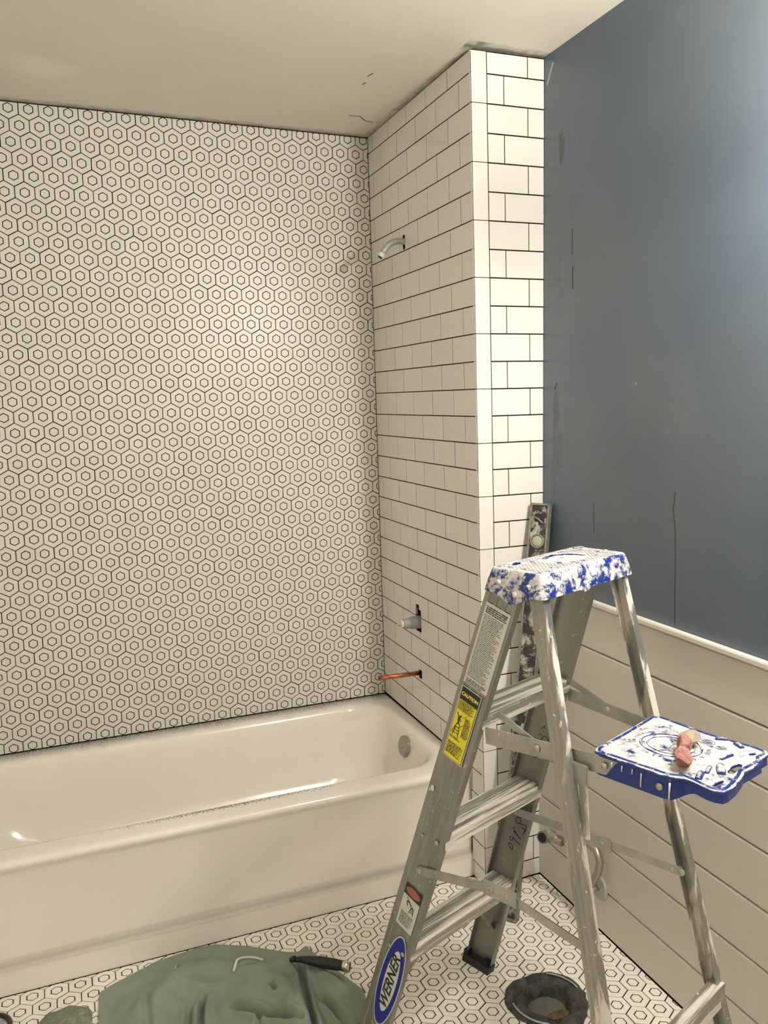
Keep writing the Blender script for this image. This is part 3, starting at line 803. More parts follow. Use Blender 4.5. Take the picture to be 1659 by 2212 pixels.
sharp(bm_obj('skirt', bm, M_CAPBLUE, CT, True), 40)
top_out = [(x*(1-.006/.1473), y*(1-.006/.0622)) for x, y in base]
holes = [circle(-.098, .040, .018, .010, 20, .1), circle(.130, .045, .018, .010, 20, .1), circle(-.083, -.033, .005, .005, 12), circle(.118, -.028, .006, .006, 12), circle(.142, -.012, .006, .005, 12)]
# long curved tool slot
slot = [(-.030+.004, .030), (.0, .040), (.03, .040), (.055, .028), (.068, .004), (.070, -.014), (.058, -.016), (.054, .002), (.042, .018), (.022, .028), (.0, .028), (-.022, .020)]
curve_plate('top_plate', top_out, holes+[slot], .006, M_CAPBLUE, CT, .0, (0, 0, HT-.0035))
box_obj('slot_floor', (-.040, .080, -.026, .046, HT-.022, HT-.016), M_CAPBLUE, CT)
for cx_, cy_ in ((-.098, .040), (.130, .045)): curve_plate('hole_floor', circle(cx_, cy_, .021, .013, 20), [], .003, M_NAVY, CT, 0, (0, 0, HT-.022))
# crosshatch of fine raised ribs, kept clear of the holes
bm = bmesh.new()
def clear(x, y):
    if abs(x) > .136 or abs(y) > .053: return False
    for c_, d_, r_ in ((-.098, .040, .023), (.130, .045, .023), (-.083, -.033, .008), (.118, -.028, .008), (.142, -.012, .009)):
        if abs(x-c_) < r_ and abs(y-d_) < r_*.65: return False
    e = ((x-.015)/.066)**2+((y-.006)/.040)**2
    return e > 1.0
for sgn in (1, -1):
    for q in range(-30, 31):
        c0 = q*.0100; seg = None
        for i in range(-90, 91):
            x = i*.0017; y = sgn*x*1.0+c0
            ok = clear(x, y)
            if ok and seg is None: seg = (x, y)
            if (not ok or i == 90) and seg is not None:
                if abs(x-seg[0]) > .004: bar_between(bm, (seg[0], seg[1], HT-.0008), (x, y, HT-.0008), (0, 0, 1), .0010, .0009)
                seg = None
o = bm_obj('grip_ribs', bm, plain('grime_dark_ribs', (.17, .155, .14), .8), CT); o['kind'] = 'stuff'
for p in [(-.1565, .034, 1.168), (-.1575, -.004, 1.150), (-.1565, -.036, 1.168), (-.152, .045, 1.181)]: rivet(p, (-1, 0, .3), .006, CT, M_CAPBLUE)

# paint shelf
TZ = .885
TR = empty('paint_shelf', (0, 0, 0)); TR.parent = lad
outl = [(-.1245, -.1640), (.082, -.160), (.091, -.172), (.0835, -.222), (.076, -.278), (.073, -.372), (.069, -.387), (.059, -.393), (.036, -.391), (.022, -.398), (-.010, -.396), (-.040, -.393), (-.057, -.397), (-.090, -.402), (-.119, -.403), (-.131, -.400), (-.136, -.388), (-.135, -.373), (-.128, -.352), (-.126, -.333), (-.136, -.316), (-.1395, -.300), (-.1380, -.240), (-.1365, -.180), (-.132, -.168)]
outl = outl[::-1]
ho = [circle(.040, -.3745, .010, .006, 16, -.5),
      [(-.010, -.371), (-.009, -.381), (-.025, -.386), (-.060, -.386), (-.064, -.377), (-.056, -.371), (-.030, -.368)],
      [(-.128, -.374), (-.110, -.3765), (-.090, -.379), (-.092, -.387), (-.110, -.3885), (-.124, -.386)]]
cxm = -.018
tp = curve_plate('tray_top', outl, ho, .007, M_TRAYBLUE, TR, .0025, (0, 0, TZ-.0035))
# skirt all round, deeper over the arms
bm = bmesh.new()
n = len(outl); cenx, ceny = -.025, -.28
def inset(p, k):
    d = Vector((p[0]-cenx, p[1]-ceny)); return (p[0]-d.x/d.length*k, p[1]-d.y/d.length*k)
def depth(p):
    if p[1] > -.318: return .036
    return .036-.021*min(1, (-.318-p[1])/.03)
dn_ = [(p.x, p.y) for p in dense([(x, y, 0) for x, y in outl])]
loft(bm, [[(*inset(p, .0012), TZ-.0045) for p in dn_], [(*inset(p, .0002), TZ-.010) for p in dn_], [(*inset(p, -.0012), TZ-.006-depth(p)) for p in dn_], [(*inset(p, .0030), TZ-.006-depth(p)) for p in dn_], [(*inset(p, .0042), TZ-.006) for p in dn_]], False, False)
bm_obj('tray_skirt', bm, M_TRAYBLUE, TR, False)
def ring_rib(name, cx_, cy_, rx, ry, r=.0016, mat=None, z=TZ):
    return tube_obj(name, [(x, y, z) for x, y in circle(cx_, cy_, rx, ry, 40)], r, mat or M_TRAYBLUE, TR, 6, close=True)
ring_rib('can_ring', -.022, -.254, .048, .054, .0022)
ring_rib('can_ring', -.022, -.254, .037, .042, .0018)
ring_rib('emblem', .036, -.294, .0105, .0145, .0008)
ring_rib('emblem', .036, -.294, .0065, .0095, .0007)
bm = bmesh.new()
for q in range(4): bar_between(bm, (.036+.006*math.cos(q*.8), -.294+.008*math.sin(q*.8), TZ), (.036-.006*math.cos(q*.8), -.294-.008*math.sin(q*.8), TZ), (0, 0, 1), .0014, .0012)
bm_obj('emblem_bars', bm, M_TRAYBLUE, TR)
# raised rim bead
tube_obj('rim_bead', [(*inset(p, .0055), TZ-.0022) for p in dn_], .0042, M_BEAD, TR, 6, close=True)
# long bosses near the handle
for a, b2, r in (((-.020, -.345), (.012, -.352), .0035), ((-.075, -.372), (-.045, -.356), .0075), ((-.088, -.352), (-.060, -.345), .004), ((-.118, -.352), (-.092, -.345), .006), ((.062, -.335), (.052, -.352), .005), ((.058, -.30), (.070, -.318), .004)):
    tube_obj('boss', [(a[0], a[1], TZ-r*.2), ((a[0]+b2[0])/2, (a[1]+b2[1])/2, TZ+r*.25), (b2[0], b2[1], TZ-r*.2)], r, M_TRAYBLUE, TR, 8)
def arc_text(body, cx_, cy_, rx, ry, a0, a1, size, flip=False):
    k = len(body)
    for i, ch in enumerate(body):
        if ch == ' ': continue
        a = a0+(a1-a0)*i/(k-1)
        p = Matrix.Translation((cx_+rx*math.cos(a), cy_+ry*math.sin(a), TZ+.0002)) @ Matrix.Rotation(a-PI/2+(PI if flip else 0), 4, 'Z')
        text_obj('raised_letter', ch, size, p, M_RAISE, TR, .0006, .8)
M_RAISE = plain('grimy_raised_letters', (.20, .20, .24), .7)
arc_text('NOT A STEP', -.022, -.254, .058, .065, -PI*.36, -PI*.80, .0115)
arc_text('NO ES UN ESCALON', -.022, -.254, .058, .065, PI*.92, PI*.30, .0095)
for y, z in ((-.190, .864), (-.296, .862)): rivet((-.1415, y, z), (-1, 0, 0), .0065, TR)
for s in (1, -1):   # tray arms and drop links, pivoting on the front rails
    x = -.1435 if s < 0 else .128
    if s < 0: p0, p1 = Vector((x, .078, .846)), Vector((x+.008, -.215, .866))
    else: p0, p1 = Vector((x+.028, .085, .850)), Vector((x-.046, -.200, .858))
    bm = bmesh.new(); bar_between(bm, p0, p1, (0, 0, 1), .034 if s < 0 else .028, .003); bm_obj('shelf_arm', bm, M_BAR, TR)
    q0 = Vector((x+.008*s*-1, .055, .893)); q1 = p0.lerp(p1, .42)+Vector((-.003, 0, .0))
    bm = bmesh.new(); bar_between(bm, q0+Vector((.004, 0, 0)), q1+Vector((.006, 0, .004)), (0, 0, 1), .014, .003); bm_obj('link', bm, M_BAR, TR)
    rivet(q1+Vector((.0005, 0, 0)), (-1, 0, 0), .0078, TR)
    # strut from the arm down to the rear rail
    r0 = Vector((x+.004*s, -.150, .846)); r1 = Vector((s*(hb(.73)-.012) if s > 0 else -.160, yb(.73)-.006, .725))
    bm = bmesh.new(); bar_between(bm, r0, r1, (0, 1, 0), .016, .003); bm_obj('strut', bm, M_ALU2, TR)
box_obj('pivot_plate', (-.152, -.146, -.162, -.120, .818, .858), M_BAR, TR, .002)

for y, z0_, z1_, r_ in ((-.262, .874, .850, .0012), (-.205, .876, .868, .0009), (-.225, .876, .866, .0009), (-.245, .876, .868, .0008), (-.314, .874, .846, .0015)):
    tube_obj('paint_drip', [(-.1405, y, z0_), (-.1415, y, (z0_+z1_)/2), (-.1418, y, z1_)], [r_*1.3, r_, r_*1.1], M_WHITEP, TR, 6)
# stickers on the outside of the near front rail, built in the plane of the web
o0 = Vector((-hw(0), yf(0), 0)); o1 = Vector((-hw(1), yf(1), 1)); ru = (o1-o0).normalized()
rn = Vector((-ru.z, 0, ru.x)).normalized(); rv = rn.cross(ru)
if rv.y > 0: rv = -rv
def rl(Y, Z):          # (Y,Z) on the web -> (a,b)
    t = (Vector((-hw(Z), Y, Z))-o0); return t.dot(rv), t.dot(ru)
def rp(a, b, e=.0006): return o0+rv*a+ru*b+rn*e
def rmat(a, b, e, xdir, ydir):
    p = rp(a, b, e); m = Matrix.Identity(4)
    for i, v_ in enumerate((xdir, ydir, xdir.cross(ydir))): m[0][i], m[1][i], m[2][i] = v_
    m[0][3], m[1][3], m[2][3] = p; return m
def flat_poly(name, pts, e, mat, parent, th=.0003):
    bm = bmesh.new(); loft(bm, [[rp(a, b, e-th) for a, b in pts], [rp(a, b, e) for a, b in pts]]); return bm_obj(name, bm, mat, parent)
def rect(a, b, w_, h_): return [(a-w_/2, b-h_/2), (a+w_/2, b-h_/2), (a+w_/2, b+h_/2), (a-w_/2, b+h_/2)]
def fine_print(parent, a, b, w_, h_, n, mat, e, fill=.55, ragged=.2, name='fine_print'):
    bm = bmesh.new(); st = h_/n; rnd = random.Random(n)
    for i in range(n):
        bb = b+h_/2-st*(i+.5); x = a-w_/2; end = a+w_/2-(rnd.random()**2*ragged*w_)
        while x < end:
            L = rnd.uniform(.0025, .009); x2 = min(end, x+L); hh = st*fill*rnd.uniform(.7, 1)
            pts = [(x, bb-hh/2), (x2, bb-hh/2), (x2, bb+hh/2), (x, bb+hh/2)]
            bm.faces.new([bm.verts.new(rp(p[0], p[1], e)) for p in pts]); x = x2+.0011
    o = bm_obj(name, bm, mat, parent, fixn=False); return o
E0 = .0007
s1a, s1b = rl(.0715, 1.0270)
st1 = flat_poly('instruction_sticker', rect(s1a, s1b, .063, .180), E0, M_STICKW, nr); st1['label'] = 'white sticker of fine print'
fine_print(st1, s1a, s1b+.086-.010, .054, .016, 4, M_INK, E0+.0003, .7, .1)
fine_print(st1, s1a-.001, s1b-.004, .053, .140, 40, M_INK, E0+.0003, .42, .30)
fine_print(st1, s1a, s1b-.083, .052, .012, 4, M_INK, E0+.0003, .6, .5)
s2a, s2b = rl(.129, .8553)
st2 = flat_poly('caution_sticker', rect(s2a, s2b, .054, .166), E0, M_STICKW, nr); st2['label'] = 'yellow sticker headed CAUTION'
flat_poly('border', rect(s2a, s2b, .050, .162), E0+.0003, M_INK, st2)
flat_poly('yellow_field', rect(s2a, s2b-.0135, .0475, .1325), E0+.0006, M_YEL, st2)
text_obj('heading', 'CAUTION', .0100, rmat(s2a, s2b+.0665, E0+.0009, rv, ru), M_YTXT, st2, .0001, 1.0, 0, .0004)
fine_print(st2, s2a-.001, s2b+.041, .042, .022, 8, M_INK, E0+.0010, .7, .25)
fine_print(st2, s2a+.013, s2b-.001, .017, .046, 15, M_INK, E0+.0010, .65, .4)
fine_print(st2, s2a-.006, s2b-.033, .032, .006, 2, M_INK, E0+.0010, .7, .3)
fine_print(st2, s2a-.001, s2b-.058, .041, .028, 10, M_INK, E0+.0010, .7, .35)
# pictogram: a figure toppling on a stepladder
bm = bmesh.new()
def pline(pts, wd, e=E0+.0012):
    for (a, b), (c, d) in zip(pts, pts[1:]): bar_between(bm, rp(a, b, e), rp(c, d, e), rv if abs(d-b) > abs(c-a) else ru, wd, .0003)
ca, cb = s2a-.010, s2b-.004
pline([(ca-.007, cb-.024), (ca-.003, cb+.004), (ca+.005, cb+.004), (ca+.008, cb-.024)], .0016)
for q in (-.018, -.011, -.004): pline([(ca-.006, cb+q), (ca+.006, cb+q)], .0014)
pline([(ca-.012, cb-.022), (ca-.005, cb-.004)], .0013)
pline([(ca+.001, cb+.004), (ca-.002, cb+.016), (ca+.003, cb+.024)], .0040)
pline([(ca-.002, cb+.018), (ca-.009, cb+.027)], .0018); pline([(ca-.002, cb+.018), (ca+.006, cb+.012)], .0018)
pline([(ca+.016, cb+.030), (ca+.007, cb+.020)], .0010); pline([(ca+.017, cb+.010), (ca+.008, cb+.001)], .0010)
bm_obj('pictogram', bm, M_INK, st2)
s3a, s3b = rl(.265, .4045)
st3 = flat_poly('danger_sticker', rect(s3a, s3b, .050, .112), E0, M_STICKW, nr); st3['label'] = 'white sticker with a red oval on black'
flat_poly('heading_band', rect(s3a, s3b+.0415, .050, .029), E0+.0003, M_INK, st3)
flat_poly('oval', [(s3a+.0215*math.cos(t*PI/12), s3b+.0415+.0105*math.sin(t*PI/12)) for t in range(24)], E0+.0006, M_REDINK, st3)
fine_print(st3, s3a, s3b-.032, .038, .034, 10, M_INK, E0+.0003, .55, .2)
bm = bmesh.new(); ca, cb = s3a+.002, s3b+.010
pline([(ca+.000, cb-.020), (ca+.004, cb-.002), (ca+.010, cb-.002), (ca+.012, cb-.020)], .0015, E0+.0006)
for q in (-.015, -.010, -.005): pline([(ca+.002, cb+q), (ca+.011, cb+q)], .0013, E0+.0006)
pline([(ca+.003, cb-.001), (ca-.005, cb+.006), (ca-.012, cb+.004)], .0030, E0+.0006); pline([(ca-.005, cb+.005), (ca-.015, cb+.014)], .0016, E0+.0006); pline([(ca-.012, cb+.004), (ca-.008, cb-.006)], .0020, E0+.0006)
bm_obj('pictogram', bm, M_INK, st3)
s4a, s4b = rl(.3205, .2065)
def oval(w_, h_, n=36, da=0, db=0): return [(s4a+da+w_*math.cos(2*PI*k/n), s4b+db+h_*math.sin(2*PI*k/n)) for k in range(n)]
st4 = flat_poly('maker_badge', oval(.0325, .130), E0, M_STICKW, nr); st4['label'] = 'blue and white oval badge reading WERNER'
flat_poly('blue_oval', oval(.0300, .126), E0+.0003, M_BLUEINK, st4)
flat_poly('white_oval', oval(.0185, .088, da=.0015, db=.001), E0+.0006, M_STICKW, st4)
text_obj('lettering', 'WERNER', .0335, rmat(s4a+.0015, s4b, E0+.0009, ru, -rv), M_INK, st4, .0001, 1.12, .22, .0009)
# marker writing inside the far rail
HW = [[[0.181, 0.2759, 0.4036], [0.1807, 0.272, 0.4089], [0.1807, 0.2664, 0.4087], [0.181, 0.2624, 0.4042], [0.1815, 0.2628, 0.3967], [0.1817, 0.2664, 0.3923], [0.1816, 0.27, 0.3938], [0.1813, 0.2739, 0.3995], [0.181, 0.2759, 0.4036]], [[0.1795, 0.2668, 0.4293], [0.1797, 0.2712, 0.4251], [0.1803, 0.2675, 0.4156], [0.1799, 0.2616, 0.4216], [0.1795, 0.2626, 0.4285], [0.1802, 0.2397, 0.417]], [[0.1776, 0.2514, 0.4596], [0.1778, 0.2565, 0.4564], [0.1781, 0.2579, 0.451], [0.1784, 0.2493, 0.4459], [0.1784, 0.257, 0.4473], [0.1793, 0.2376, 0.4324]], [[0.1758, 0.2321, 0.4897], [0.1758, 0.2444, 0.4899], [0.1763, 0.2503, 0.4817], [0.1768, 0.248, 0.4729], [0.1767, 0.2383, 0.4742], [0.1763, 0.2325, 0.4812], [0.176, 0.235, 0.4862]], [[0.1767, 0.2369, 0.4747], [0.1766, 0.2166, 0.4753], [0.1774, 0.2212, 0.4628], [0.1784, 0.23, 0.4474]], [[0.1772, 0.2318, 0.4671], [0.1776, 0.2192, 0.46]], [[0.1602, 0.162, 0.7448], [0.1595, 0.1515, 0.7556], [0.16, 0.1531, 0.7474]], [[0.1613, 0.1691, 0.7271], [0.1609, 0.1625, 0.7324], [0.1613, 0.1577, 0.7259], [0.1618, 0.1632, 0.7176], [0.162, 0.1704, 0.7143]], [[0.1612, 0.1556, 0.7288], [0.1612, 0.1476, 0.7278], [0.1617, 0.1416, 0.7207]], [[0.1644, 0.1881, 0.675], [0.1649, 0.1871, 0.6673], [0.165, 0.182, 0.666], [0.1647, 0.1766, 0.6706]]]
for s in HW: tube_obj('marker_stroke', [(hw(p[2])-.0037, p[1], p[2]) for p in s], .0010, M_INK, fr, 5)
# dried plaster drops on the near rail
for Y, Z, r in ((.205, .700, .006), (.212, .695, .003)):
    a, b = rl(Y, Z); c = rp(a, b, .001); bm = bmesh.new()
    bmesh.ops.create_icosphere(bm, subdivisions=2, radius=r, matrix=Matrix.Translation(c) @ Matrix.Diagonal((.3, .8, 1.2, 1)))
    bm_obj('plaster_drop', bm, M_WHITEP, nr, True)

# ---------------------------------------------------------------- chalk lump on the shelf
def l2w(p): c, s = math.cos(LTH), math.sin(LTH); return (LX+c*p[0]-s*p[1], LY+s*p[0]+c*p[1], p[2])
ch = empty('chalk_lump', l2w((-.057, -.297, TZ)), LTH); tag(ch, 'broken red chalky lump lying on the blue paint shelf', 'rubble')
def rock(name, cx_, cy_, cz, sx, sy, sz, rot, mat, seed):
    bm = bmesh.new(); bmesh.ops.create_icosphere(bm, subdivisions=2, radius=1.0)
    rnd = random.Random(seed)
    planes = [(Vector((rnd.uniform(-1, 1), rnd.uniform(-1, 1), rnd.uniform(-1, 1))).normalized(), rnd.uniform(.45, .75)) for _ in range(12)]
    for v_ in bm.verts:
        for n_, d_ in planes:
            k_ = v_.co.dot(n_)
            if k_ > d_: v_.co -= n_*(k_-d_)
    bm.transform(Matrix.Translation((cx_, cy_, cz)) @ Matrix.Rotation(rot, 4, 'Z') @ Matrix.Diagonal((sx, sy, sz, 1)))
    zmin = min(v_.co.z for v_ in bm.verts)
    for v_ in bm.verts: v_.co.z -= zmin-.0024 if False else (zmin-.0022)
    return bm_obj(name, bm, mat, ch)
rock('front_piece', -.032, -.015, .012, .040, .019, .019, .42, M_BRICK, 3)
rock('upper_piece', .018, .008, .016, .036, .020, .021, .38, M_BRICK, 5)
rock('clay_end', .054, .018, .016, .022, .022, .018, .5, M_CLAY, 8)

# ---------------------------------------------------------------- spirit level leaning in the corner
Bt = Vector((-.010, -.985, .002)); Tp = Vector((.186, -.850, 1.200))
ax_ = (Tp-Bt).normalized(); LEN = 1.222
lv = bpy.data.objects.new('spirit_level', None); C.objects.link(lv)
view = (CAM_O-Vector((.1, -.9, .8))); view.z = 0; view.normalize()
ang = math.radians(-22); fn = Vector((view.x*math.cos(ang)-view.y*math.sin(ang), view.x*math.sin(ang)+view.y*math.cos(ang), 0))
fn = (fn-ax_*fn.dot(ax_)).normalized(); wd_ = ax_.cross(fn)       # width direction
if wd_.x < 0: wd_ = -wd_
m = Matrix.Identity(4)
for i, v_ in enumerate((wd_, ax_, wd_.cross(ax_))): m[0][i], m[1][i], m[2][i] = v_
if Vector((m[0][2], m[1][2], m[2][2])).dot(fn) < 0: print('level normal flipped')
m.translation = Bt
lv.matrix_world = m
tag(lv, 'mortar-splattered spirit level leaning in the corner behind the ladder', 'level')
HWL = .030; DP = .024
bm = bmesh.new()
add_box(bm, -HWL+.006, HWL-.006, .0, LEN, -DP/2+.006, DP/2-.005)
bm_obj('web', bm, M_LEVEL, lv)
for s in (-1, 1): box_obj('flange', (min(s*HWL, s*(HWL-.006)), max(s*HWL, s*(HWL-.006)), 0, LEN, -DP/2, DP/2), M_LEVELE, lv, .0012)
for y0, y1 in ((-.0006, .006), (LEN-.006, LEN+.0006)): box_obj('end_cap', (-HWL, HWL, y0, y1, -DP/2, DP/2), M_LEVELE, lv, .001)
vr = lathe_obj('vial_window', [(0, .0215), (.006, .0215), (.0065, .018), (.003, .0165), (.003, 0)], (0, LEN-.112, DP/2-.006), (0, 0, 1), M_LEVELE, lv, 28)
lathe_obj('vial', [(.003, .016), (.0055, .0145), (.007, .008), (.0072, 0)], (0, 0, 0), (0, 0, 1), M_VIAL, vr, 24).location = (0, LEN-.112, DP/2-.006)
bm = bmesh.new(); loft(bm, [[(x, y, z) for x, y in round_rect(-.014, .016, LEN-.055, LEN-.030, .004, 3)] for z in (DP/2-.006, DP/2-.0035)]); bm_obj('hand_slot', bm, M_BLACK, lv)
tube_obj('slot_bar', [(-.014, LEN-.042, DP/2-.003), (-.002, LEN-.046, DP/2-.001), (.012, LEN-.058, DP/2-.003)], .003, M_LEVELE, lv, 8)

# ---------------------------------------------------------------- closet flange in the floor
fg = empty('toilet_flange', (FC.x, FC.y, 0)); tag(fg, 'dirty black toilet flange opening in the floor, caked with old wax', 'drain')
rw = [random.uniform(-.05, .05) for _ in range(40)]
def wob(k): return rw[k % 40]*.6+(.05*math.sin(k*PI*2/40*3))
def ring_mesh(name, prof, mat, n=40, wobf=None, rough=0.):
    rnd = random.Random(4); bm = bmesh.new(); rings = []
    for r, z in prof:
        rings.append([bm.verts.new((r*(1+(wobf(k) if wobf else 0))*math.cos(2*PI*k/n), r*(1+(wobf(k) if wobf else 0))*math.sin(2*PI*k/n), z+rnd.uniform(-rough, rough))) for k in range(n)])
    for A, B2 in zip(rings, rings[1:]):
        for k in range(n): bm.faces.new((A[k], A[(k+1) % n], B2[(k+1) % n], B2[k]))
    bm.faces.new(rings[-1]); return bm_obj(name, bm, mat, fg, True)
ring_mesh('wax_ring', [(.105, .0008), (.104, .003), (.100, .007), (.092, .011), (.082, .008), (.072, .010), (.062, .004), (.055, -.006), (.050, -.020), (.046, -.030)], M_FLANGE, 40, wob, .0016)
ring_mesh('mud_bed', [(.052, -.026), (.04, -.022), (.025, -.019), (.01, -.018), (.001, -.018)], M_CONC, 40, None, .0006)
bm = bmesh.new(); add_tube(bm, [(.088*math.cos(a*PI/18), .088*math.sin(a*PI/18), .0125) for a in range(0, 7)], .0022, 6); bm_obj('closet_bolt_slot', bm, M_DULL, fg, True)
bm = bmesh.new(); add_tube(bm, [(.092*math.cos(a*PI/18), .092*math.sin(a*PI/18), .0115) for a in range(17, 25)], .0025, 6); bm_obj('metal_rim', bm, M_DULL, fg, True)
bm = bmesh.new(); bmesh.ops.create_icosphere(bm, subdivisions=3, radius=1, matrix=Matrix.Translation((-.004, -.052, .002)) @ Matrix.Diagonal((.032, .014, .004, 1))); bm_obj('rust_patch', bm, M_RUST, fg, True)

# ---------------------------------------------------------------- drop cloths
def inside_poly(x, y, P_):
    c = False; n = len(P_)
    for i in range(n):
        x1, y1 = P_[i]; x2, y2 = P_[(i+1) % n]
        if (y1 > y) != (y2 > y) and x < (x2-x1)*(y-y1)/(y2-y1)+x1: c = not c
    return c
def seg_d(x, y, a, b):
    ax2, ay2 = a; bx2, by2 = b; dx, dy = bx2-ax2, by2-ay2; t = max(0, min(1, ((x-ax2)*dx+(y-ay2)*dy)/(dx*dx+dy*dy)))
    px, py = ax2+t*dx, ay2+t*dy; return math.hypot(x-px, y-py), (dx*(y-py)-dy*(x-px)), t
def pl_d(x, y, P_, closed=False):
    best = (9, 0, 0); n = len(P_)
    for i in range(n if closed else n-1):
        d_ = seg_d(x, y, P_[i], P_[(i+1) % n])
        if d_[0] < best[0]: best = (d_[0], d_[1], (i+d_[2])/(n-1))
    return best
CL = [(-1.1505, -.9848), (-1.1486, -.9492), (-1.1395, -.8343), (-1.1139, -.819), (-.9877, -.7677), (-.877, -.7554), (-.8273, -.7596), (-.7479, -.8011), (-.6451, -.8764), (-.6186, -.8859), (-.5916, -.8696), (-.569, -.9414), (-.5388, -1.0135), (-.505, -1.100), (-.520, -1.195), (-.590, -1.222), (-.640, -1.30), (-.70, -1.40), (-1.10, -1.36), (-1.17, -1.15)]
VAL = [([(-.6525, -.9697), (-.6428, -1.0088), (-.6522, -1.0623), (-.6629, -1.1345), (-.668, -1.1907), (-.67, -1.25)], .013, .032),
       ([(-.8324, -1.0432), (-.8057, -1.0769), (-.7783, -1.1104), (-.7356, -1.1501), (-.70, -1.20)], .012, .028),
       ([(-.8959, -.9886), (-.9084, -1.0279), (-.9189, -1.082), (-.92, -1.20)], .010, .022),
       ([(-.9354, -1.0073), (-.9478, -1.0695), (-.955, -1.18)], .010, .016),
       ([(-.6238, -1.1069), (-.6, -1.1749), (-.5644, -1.2285)], .010, .022),
       ([(-.7354, -1.0331), (-.7285, -1.0659)], .008, .012),
       ([(-.9249, -.9197), (-.8836, -.9435), (-.8406, -.9565)], .009, .009),
       ([(-.7889, -.945), (-.7481, -.9579)], .009, .010),
       ([(-.5835, -1.0298), (-.5555, -1.0808)], .012, .012),
       ([(-.9259, -.8451), (-.9422, -.8732)], .012, .010),
       ([(-.78, -1.10), (-.80, -1.18), (-.79, -1.28)], .010, .010),
       ([(-1.03, -.93), (-1.04, -1.05)], .02, .008)]
RDG = [([(-1.02, -.97), (-.93, -.90), (-.86, -.905), (-.79, -.945), (-.7625, -1.0189), (-.7148, -1.0943), (-.7015, -1.1437), (-.6966, -1.20)], .055, .026),
       ([(-.72, -.97), (-.66, -.955), (-.60, -1.00), (-.56, -1.08), (-.52, -1.20)], .04, .022),
       ([(-.70, -1.02), (-.70, -1.12), (-.71, -1.22)], .022, .012),
       ([(-.61, -1.05), (-.585, -1.15), (-.56, -1.24)], .020, .012), ([(-.88, -1.0), (-.89, -1.15)], .018, .010)]
def cloth_h(x, y, P_, base_h):
    d_, _, _ = pl_d(x, y, P_, True)
    e = min(1, d_/.11); e = e*e*(3-2*e)
    h = .006+base_h*e
    k = min(1, d_/.05)
    for L_2, w_, a_ in RDG:
        r = pl_d(x, y, L_2)[0]; h += 1.35*a_*math.exp(-(r/w_)**2)*k
    for L_2, w_, a_ in VAL:
        dd, sg, t = pl_d(x, y, L_2)
        wv = w_*.55; f = math.exp(-(dd/wv)**2); fade = min(1, 3.5*min(t+.08, 1.08-t))
        h += 1.6*(-a_*f+a_*.34*math.exp(-((dd-w_*1.1)/(w_*.8))**2))*k*max(0, fade)
    h += .0022*math.sin(x*61+y*23+2*math.sin(y*31))*k+.0015*math.sin(y*83-x*37)*k
    return max(.0045, h)
def make_cloth(name, P_, base_h, mat, step=.0045, th=.0022, hf=None):
    bm = bmesh.new(); xs = [p[0] for p in P_]; ys = [p[1] for p in P_]
    nx = int((max(xs)-min(xs))/step)+2; ny = int((max(ys)-min(ys))/step)+2; vd = {}
    x0, y0 = min(xs), min(ys)
    def vert(i, j):
        if (i, j) in vd: return vd[(i, j)]
        x, y = x0+i*step, y0+j*step
        if not inside_poly(x, y, P_):
            # snap outside points onto the hem
            best = 9; bp_ = (x, y)
            for q in range(len(P_)):
                a, b2 = P_[q], P_[(q+1) % len(P_)]; d_, _, t = seg_d(x, y, a, b2)
                if d_ < best: best = d_; bp_ = (a[0]+t*(b2[0]-a[0]), a[1]+t*(b2[1]-a[1]))
            x, y = bp_
        v_ = bm.verts.new((x, y, (hf or cloth_h)(x, y, P_, base_h))); vd[(i, j)] = v_; return v_
    for i in range(nx):
        for j in range(ny):
            c = [(i, j), (i+1, j), (i+1, j+1), (i, j+1)]
            if sum(inside_poly(x0+a*step, y0+b2*step, P_) for a, b2 in c) >= 1:
                try: bm.faces.new([vert(a, b2) for a, b2 in c])
                except ValueError: pass
    bmesh.ops.remove_doubles(bm, verts=bm.verts[:], dist=.0004)
    o = bm_obj(name, bm, mat, None, True)
    if sum(p.normal.z for p in o.data.polygons) < 0:
        o.data.flip_normals()
    md = o.modifiers.new('thickness', 'SOLIDIFY'); md.thickness = th; md.offset = -1
    return o
c1 = make_cloth('drop_cloth', CL, .012, M_CLOTH); tag(c1, 'crumpled sage green drop cloth on the floor against the tub', 'cloth')
C2 = [(-1.2898, -.8881), (-1.2577, -.8575), (-1.2137, -.8537), (-1.1688, -.8758), (-1.1600, -.897), (-1.166, -1.00), (-1.20, -1.06), (-1.34, -1.02), (-1.35, -.93)]
c2 = make_cloth('rag', C2, .010, M_CLOTH2, .006, .002, lambda x, y, P_, b: .005+.010*min(1, pl_d(x, y, P_, True)[0]/.02)+.002*math.sin(x*90+y*40)); tag(c2, 'small dirty green rag beside the left hem of the drop cloth', 'rag')
# wire hook lying on the cloth
def on_cloth(x, y, e): return (x, y, cloth_h(x, y, CL, .012)+e)
hk = [(-.812, -.960), (-.797, -.932), (-.782, -.905), (-.772, -.896), (-.755, -.902), (-.742, -.911), (-.734, -.924), (-.731, -.940)]
o = tube_obj('bent_wire', [on_cloth(x, y, .0075) for x, y in hk], .0035, M_WHITEP, None, 8); tag(o, 'bent white-painted wire hook lying on the green drop cloth', 'wire')
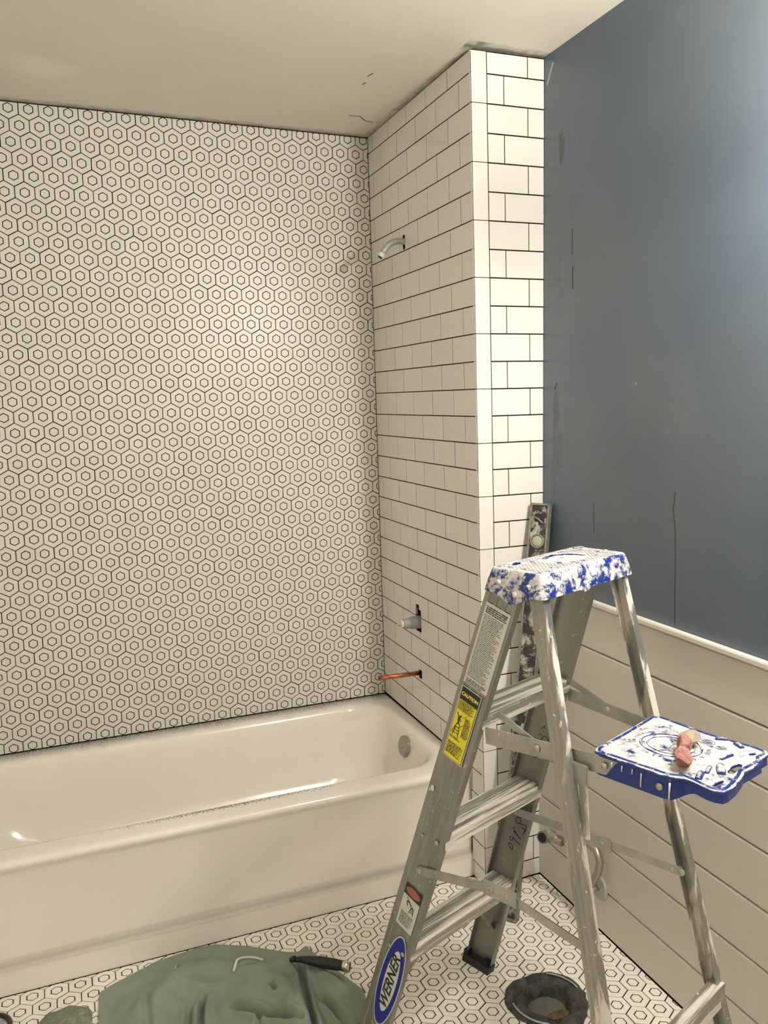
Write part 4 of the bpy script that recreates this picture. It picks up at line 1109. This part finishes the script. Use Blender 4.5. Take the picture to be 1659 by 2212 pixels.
# trowel handle half under the cloth
th_ = empty('trowel', (0, 0, 0)); tag(th_, 'tool with a black handle and steel ferrule poking out from the drop cloth', 'trowel')
a = Vector((-.625, -1.020, cloth_h(-.625, -1.020, CL, .012)+.014)); b_ = Vector((-.548, -1.068, cloth_h(-.548, -1.068, CL, .012)+.016))
b_.z = max(b_.z, a.z-.006)
a0 = on_cloth(-.660, -.992, .012)
tube_obj('handle', [Vector(a0), Vector(a0).lerp(a, .5)+Vector((0, 0, .002)), a, a.lerp(b_, .4), a.lerp(b_, .8), b_], [.006, .008, .011, .0145, .0135, .012], M_BLACK, th_, 14)
d_ = (b_-a).normalized()
tube_obj('ferrule', [b_-d_*.002, b_+d_*.018], [.0135, .0135], M_CHROME, th_, 16)
tube_obj('ferrule_bore', [b_+d_*.0175, b_+d_*.0185], .0115, M_BLACK, th_, 16)
tube_obj('knob', [Vector(a0)+Vector((-.006, .004, -.002)), Vector(a0)+Vector((.004, -.003, .004))], [.007, .008], M_BLACK, th_, 10)
need = 0
_hp = [(Vector(a0), .009), (Vector(a0).lerp(a, .5)+Vector((0, 0, .002)), .009), (a, .012), (a.lerp(b_, .5), .0150), (b_, .0140), (b_+d_*.018, .0140)]
for (p0, r0), (p1, r1) in zip(_hp, _hp[1:]):
    for t in range(7):
        p = p0.lerp(p1, t/6); rr = r0+(r1-r0)*t/6
        for ox, oy in ((0, 0), (.008, 0), (-.008, 0), (0, .008), (0, -.008)):
            if inside_poly(p.x+ox, p.y+oy, CL): need = max(need, cloth_h(p.x+ox, p.y+oy, CL, .012)+rr+.0005-p.z)
th_.location.z = need
# jar at the lower left
jr = empty('jar_lid', (-1.397, -.868, 0)); tag(jr, 'dark-rimmed greenish jar lid on the floor at the left edge', 'lid')
tube_obj('rim', [(.046*math.cos(k*PI/18), .046*math.sin(k*PI/18), .011) for k in range(36)], .0065, plain('dark_brown_rim', (.03, .022, .012), .4), jr, 8, close=True)
lathe_obj('insert', [(.001, .044), (.009, .042), (.012, .030), (.013, 0)], (0, 0, 0), (0, 0, 1), M_GLASSY, jr, 28)
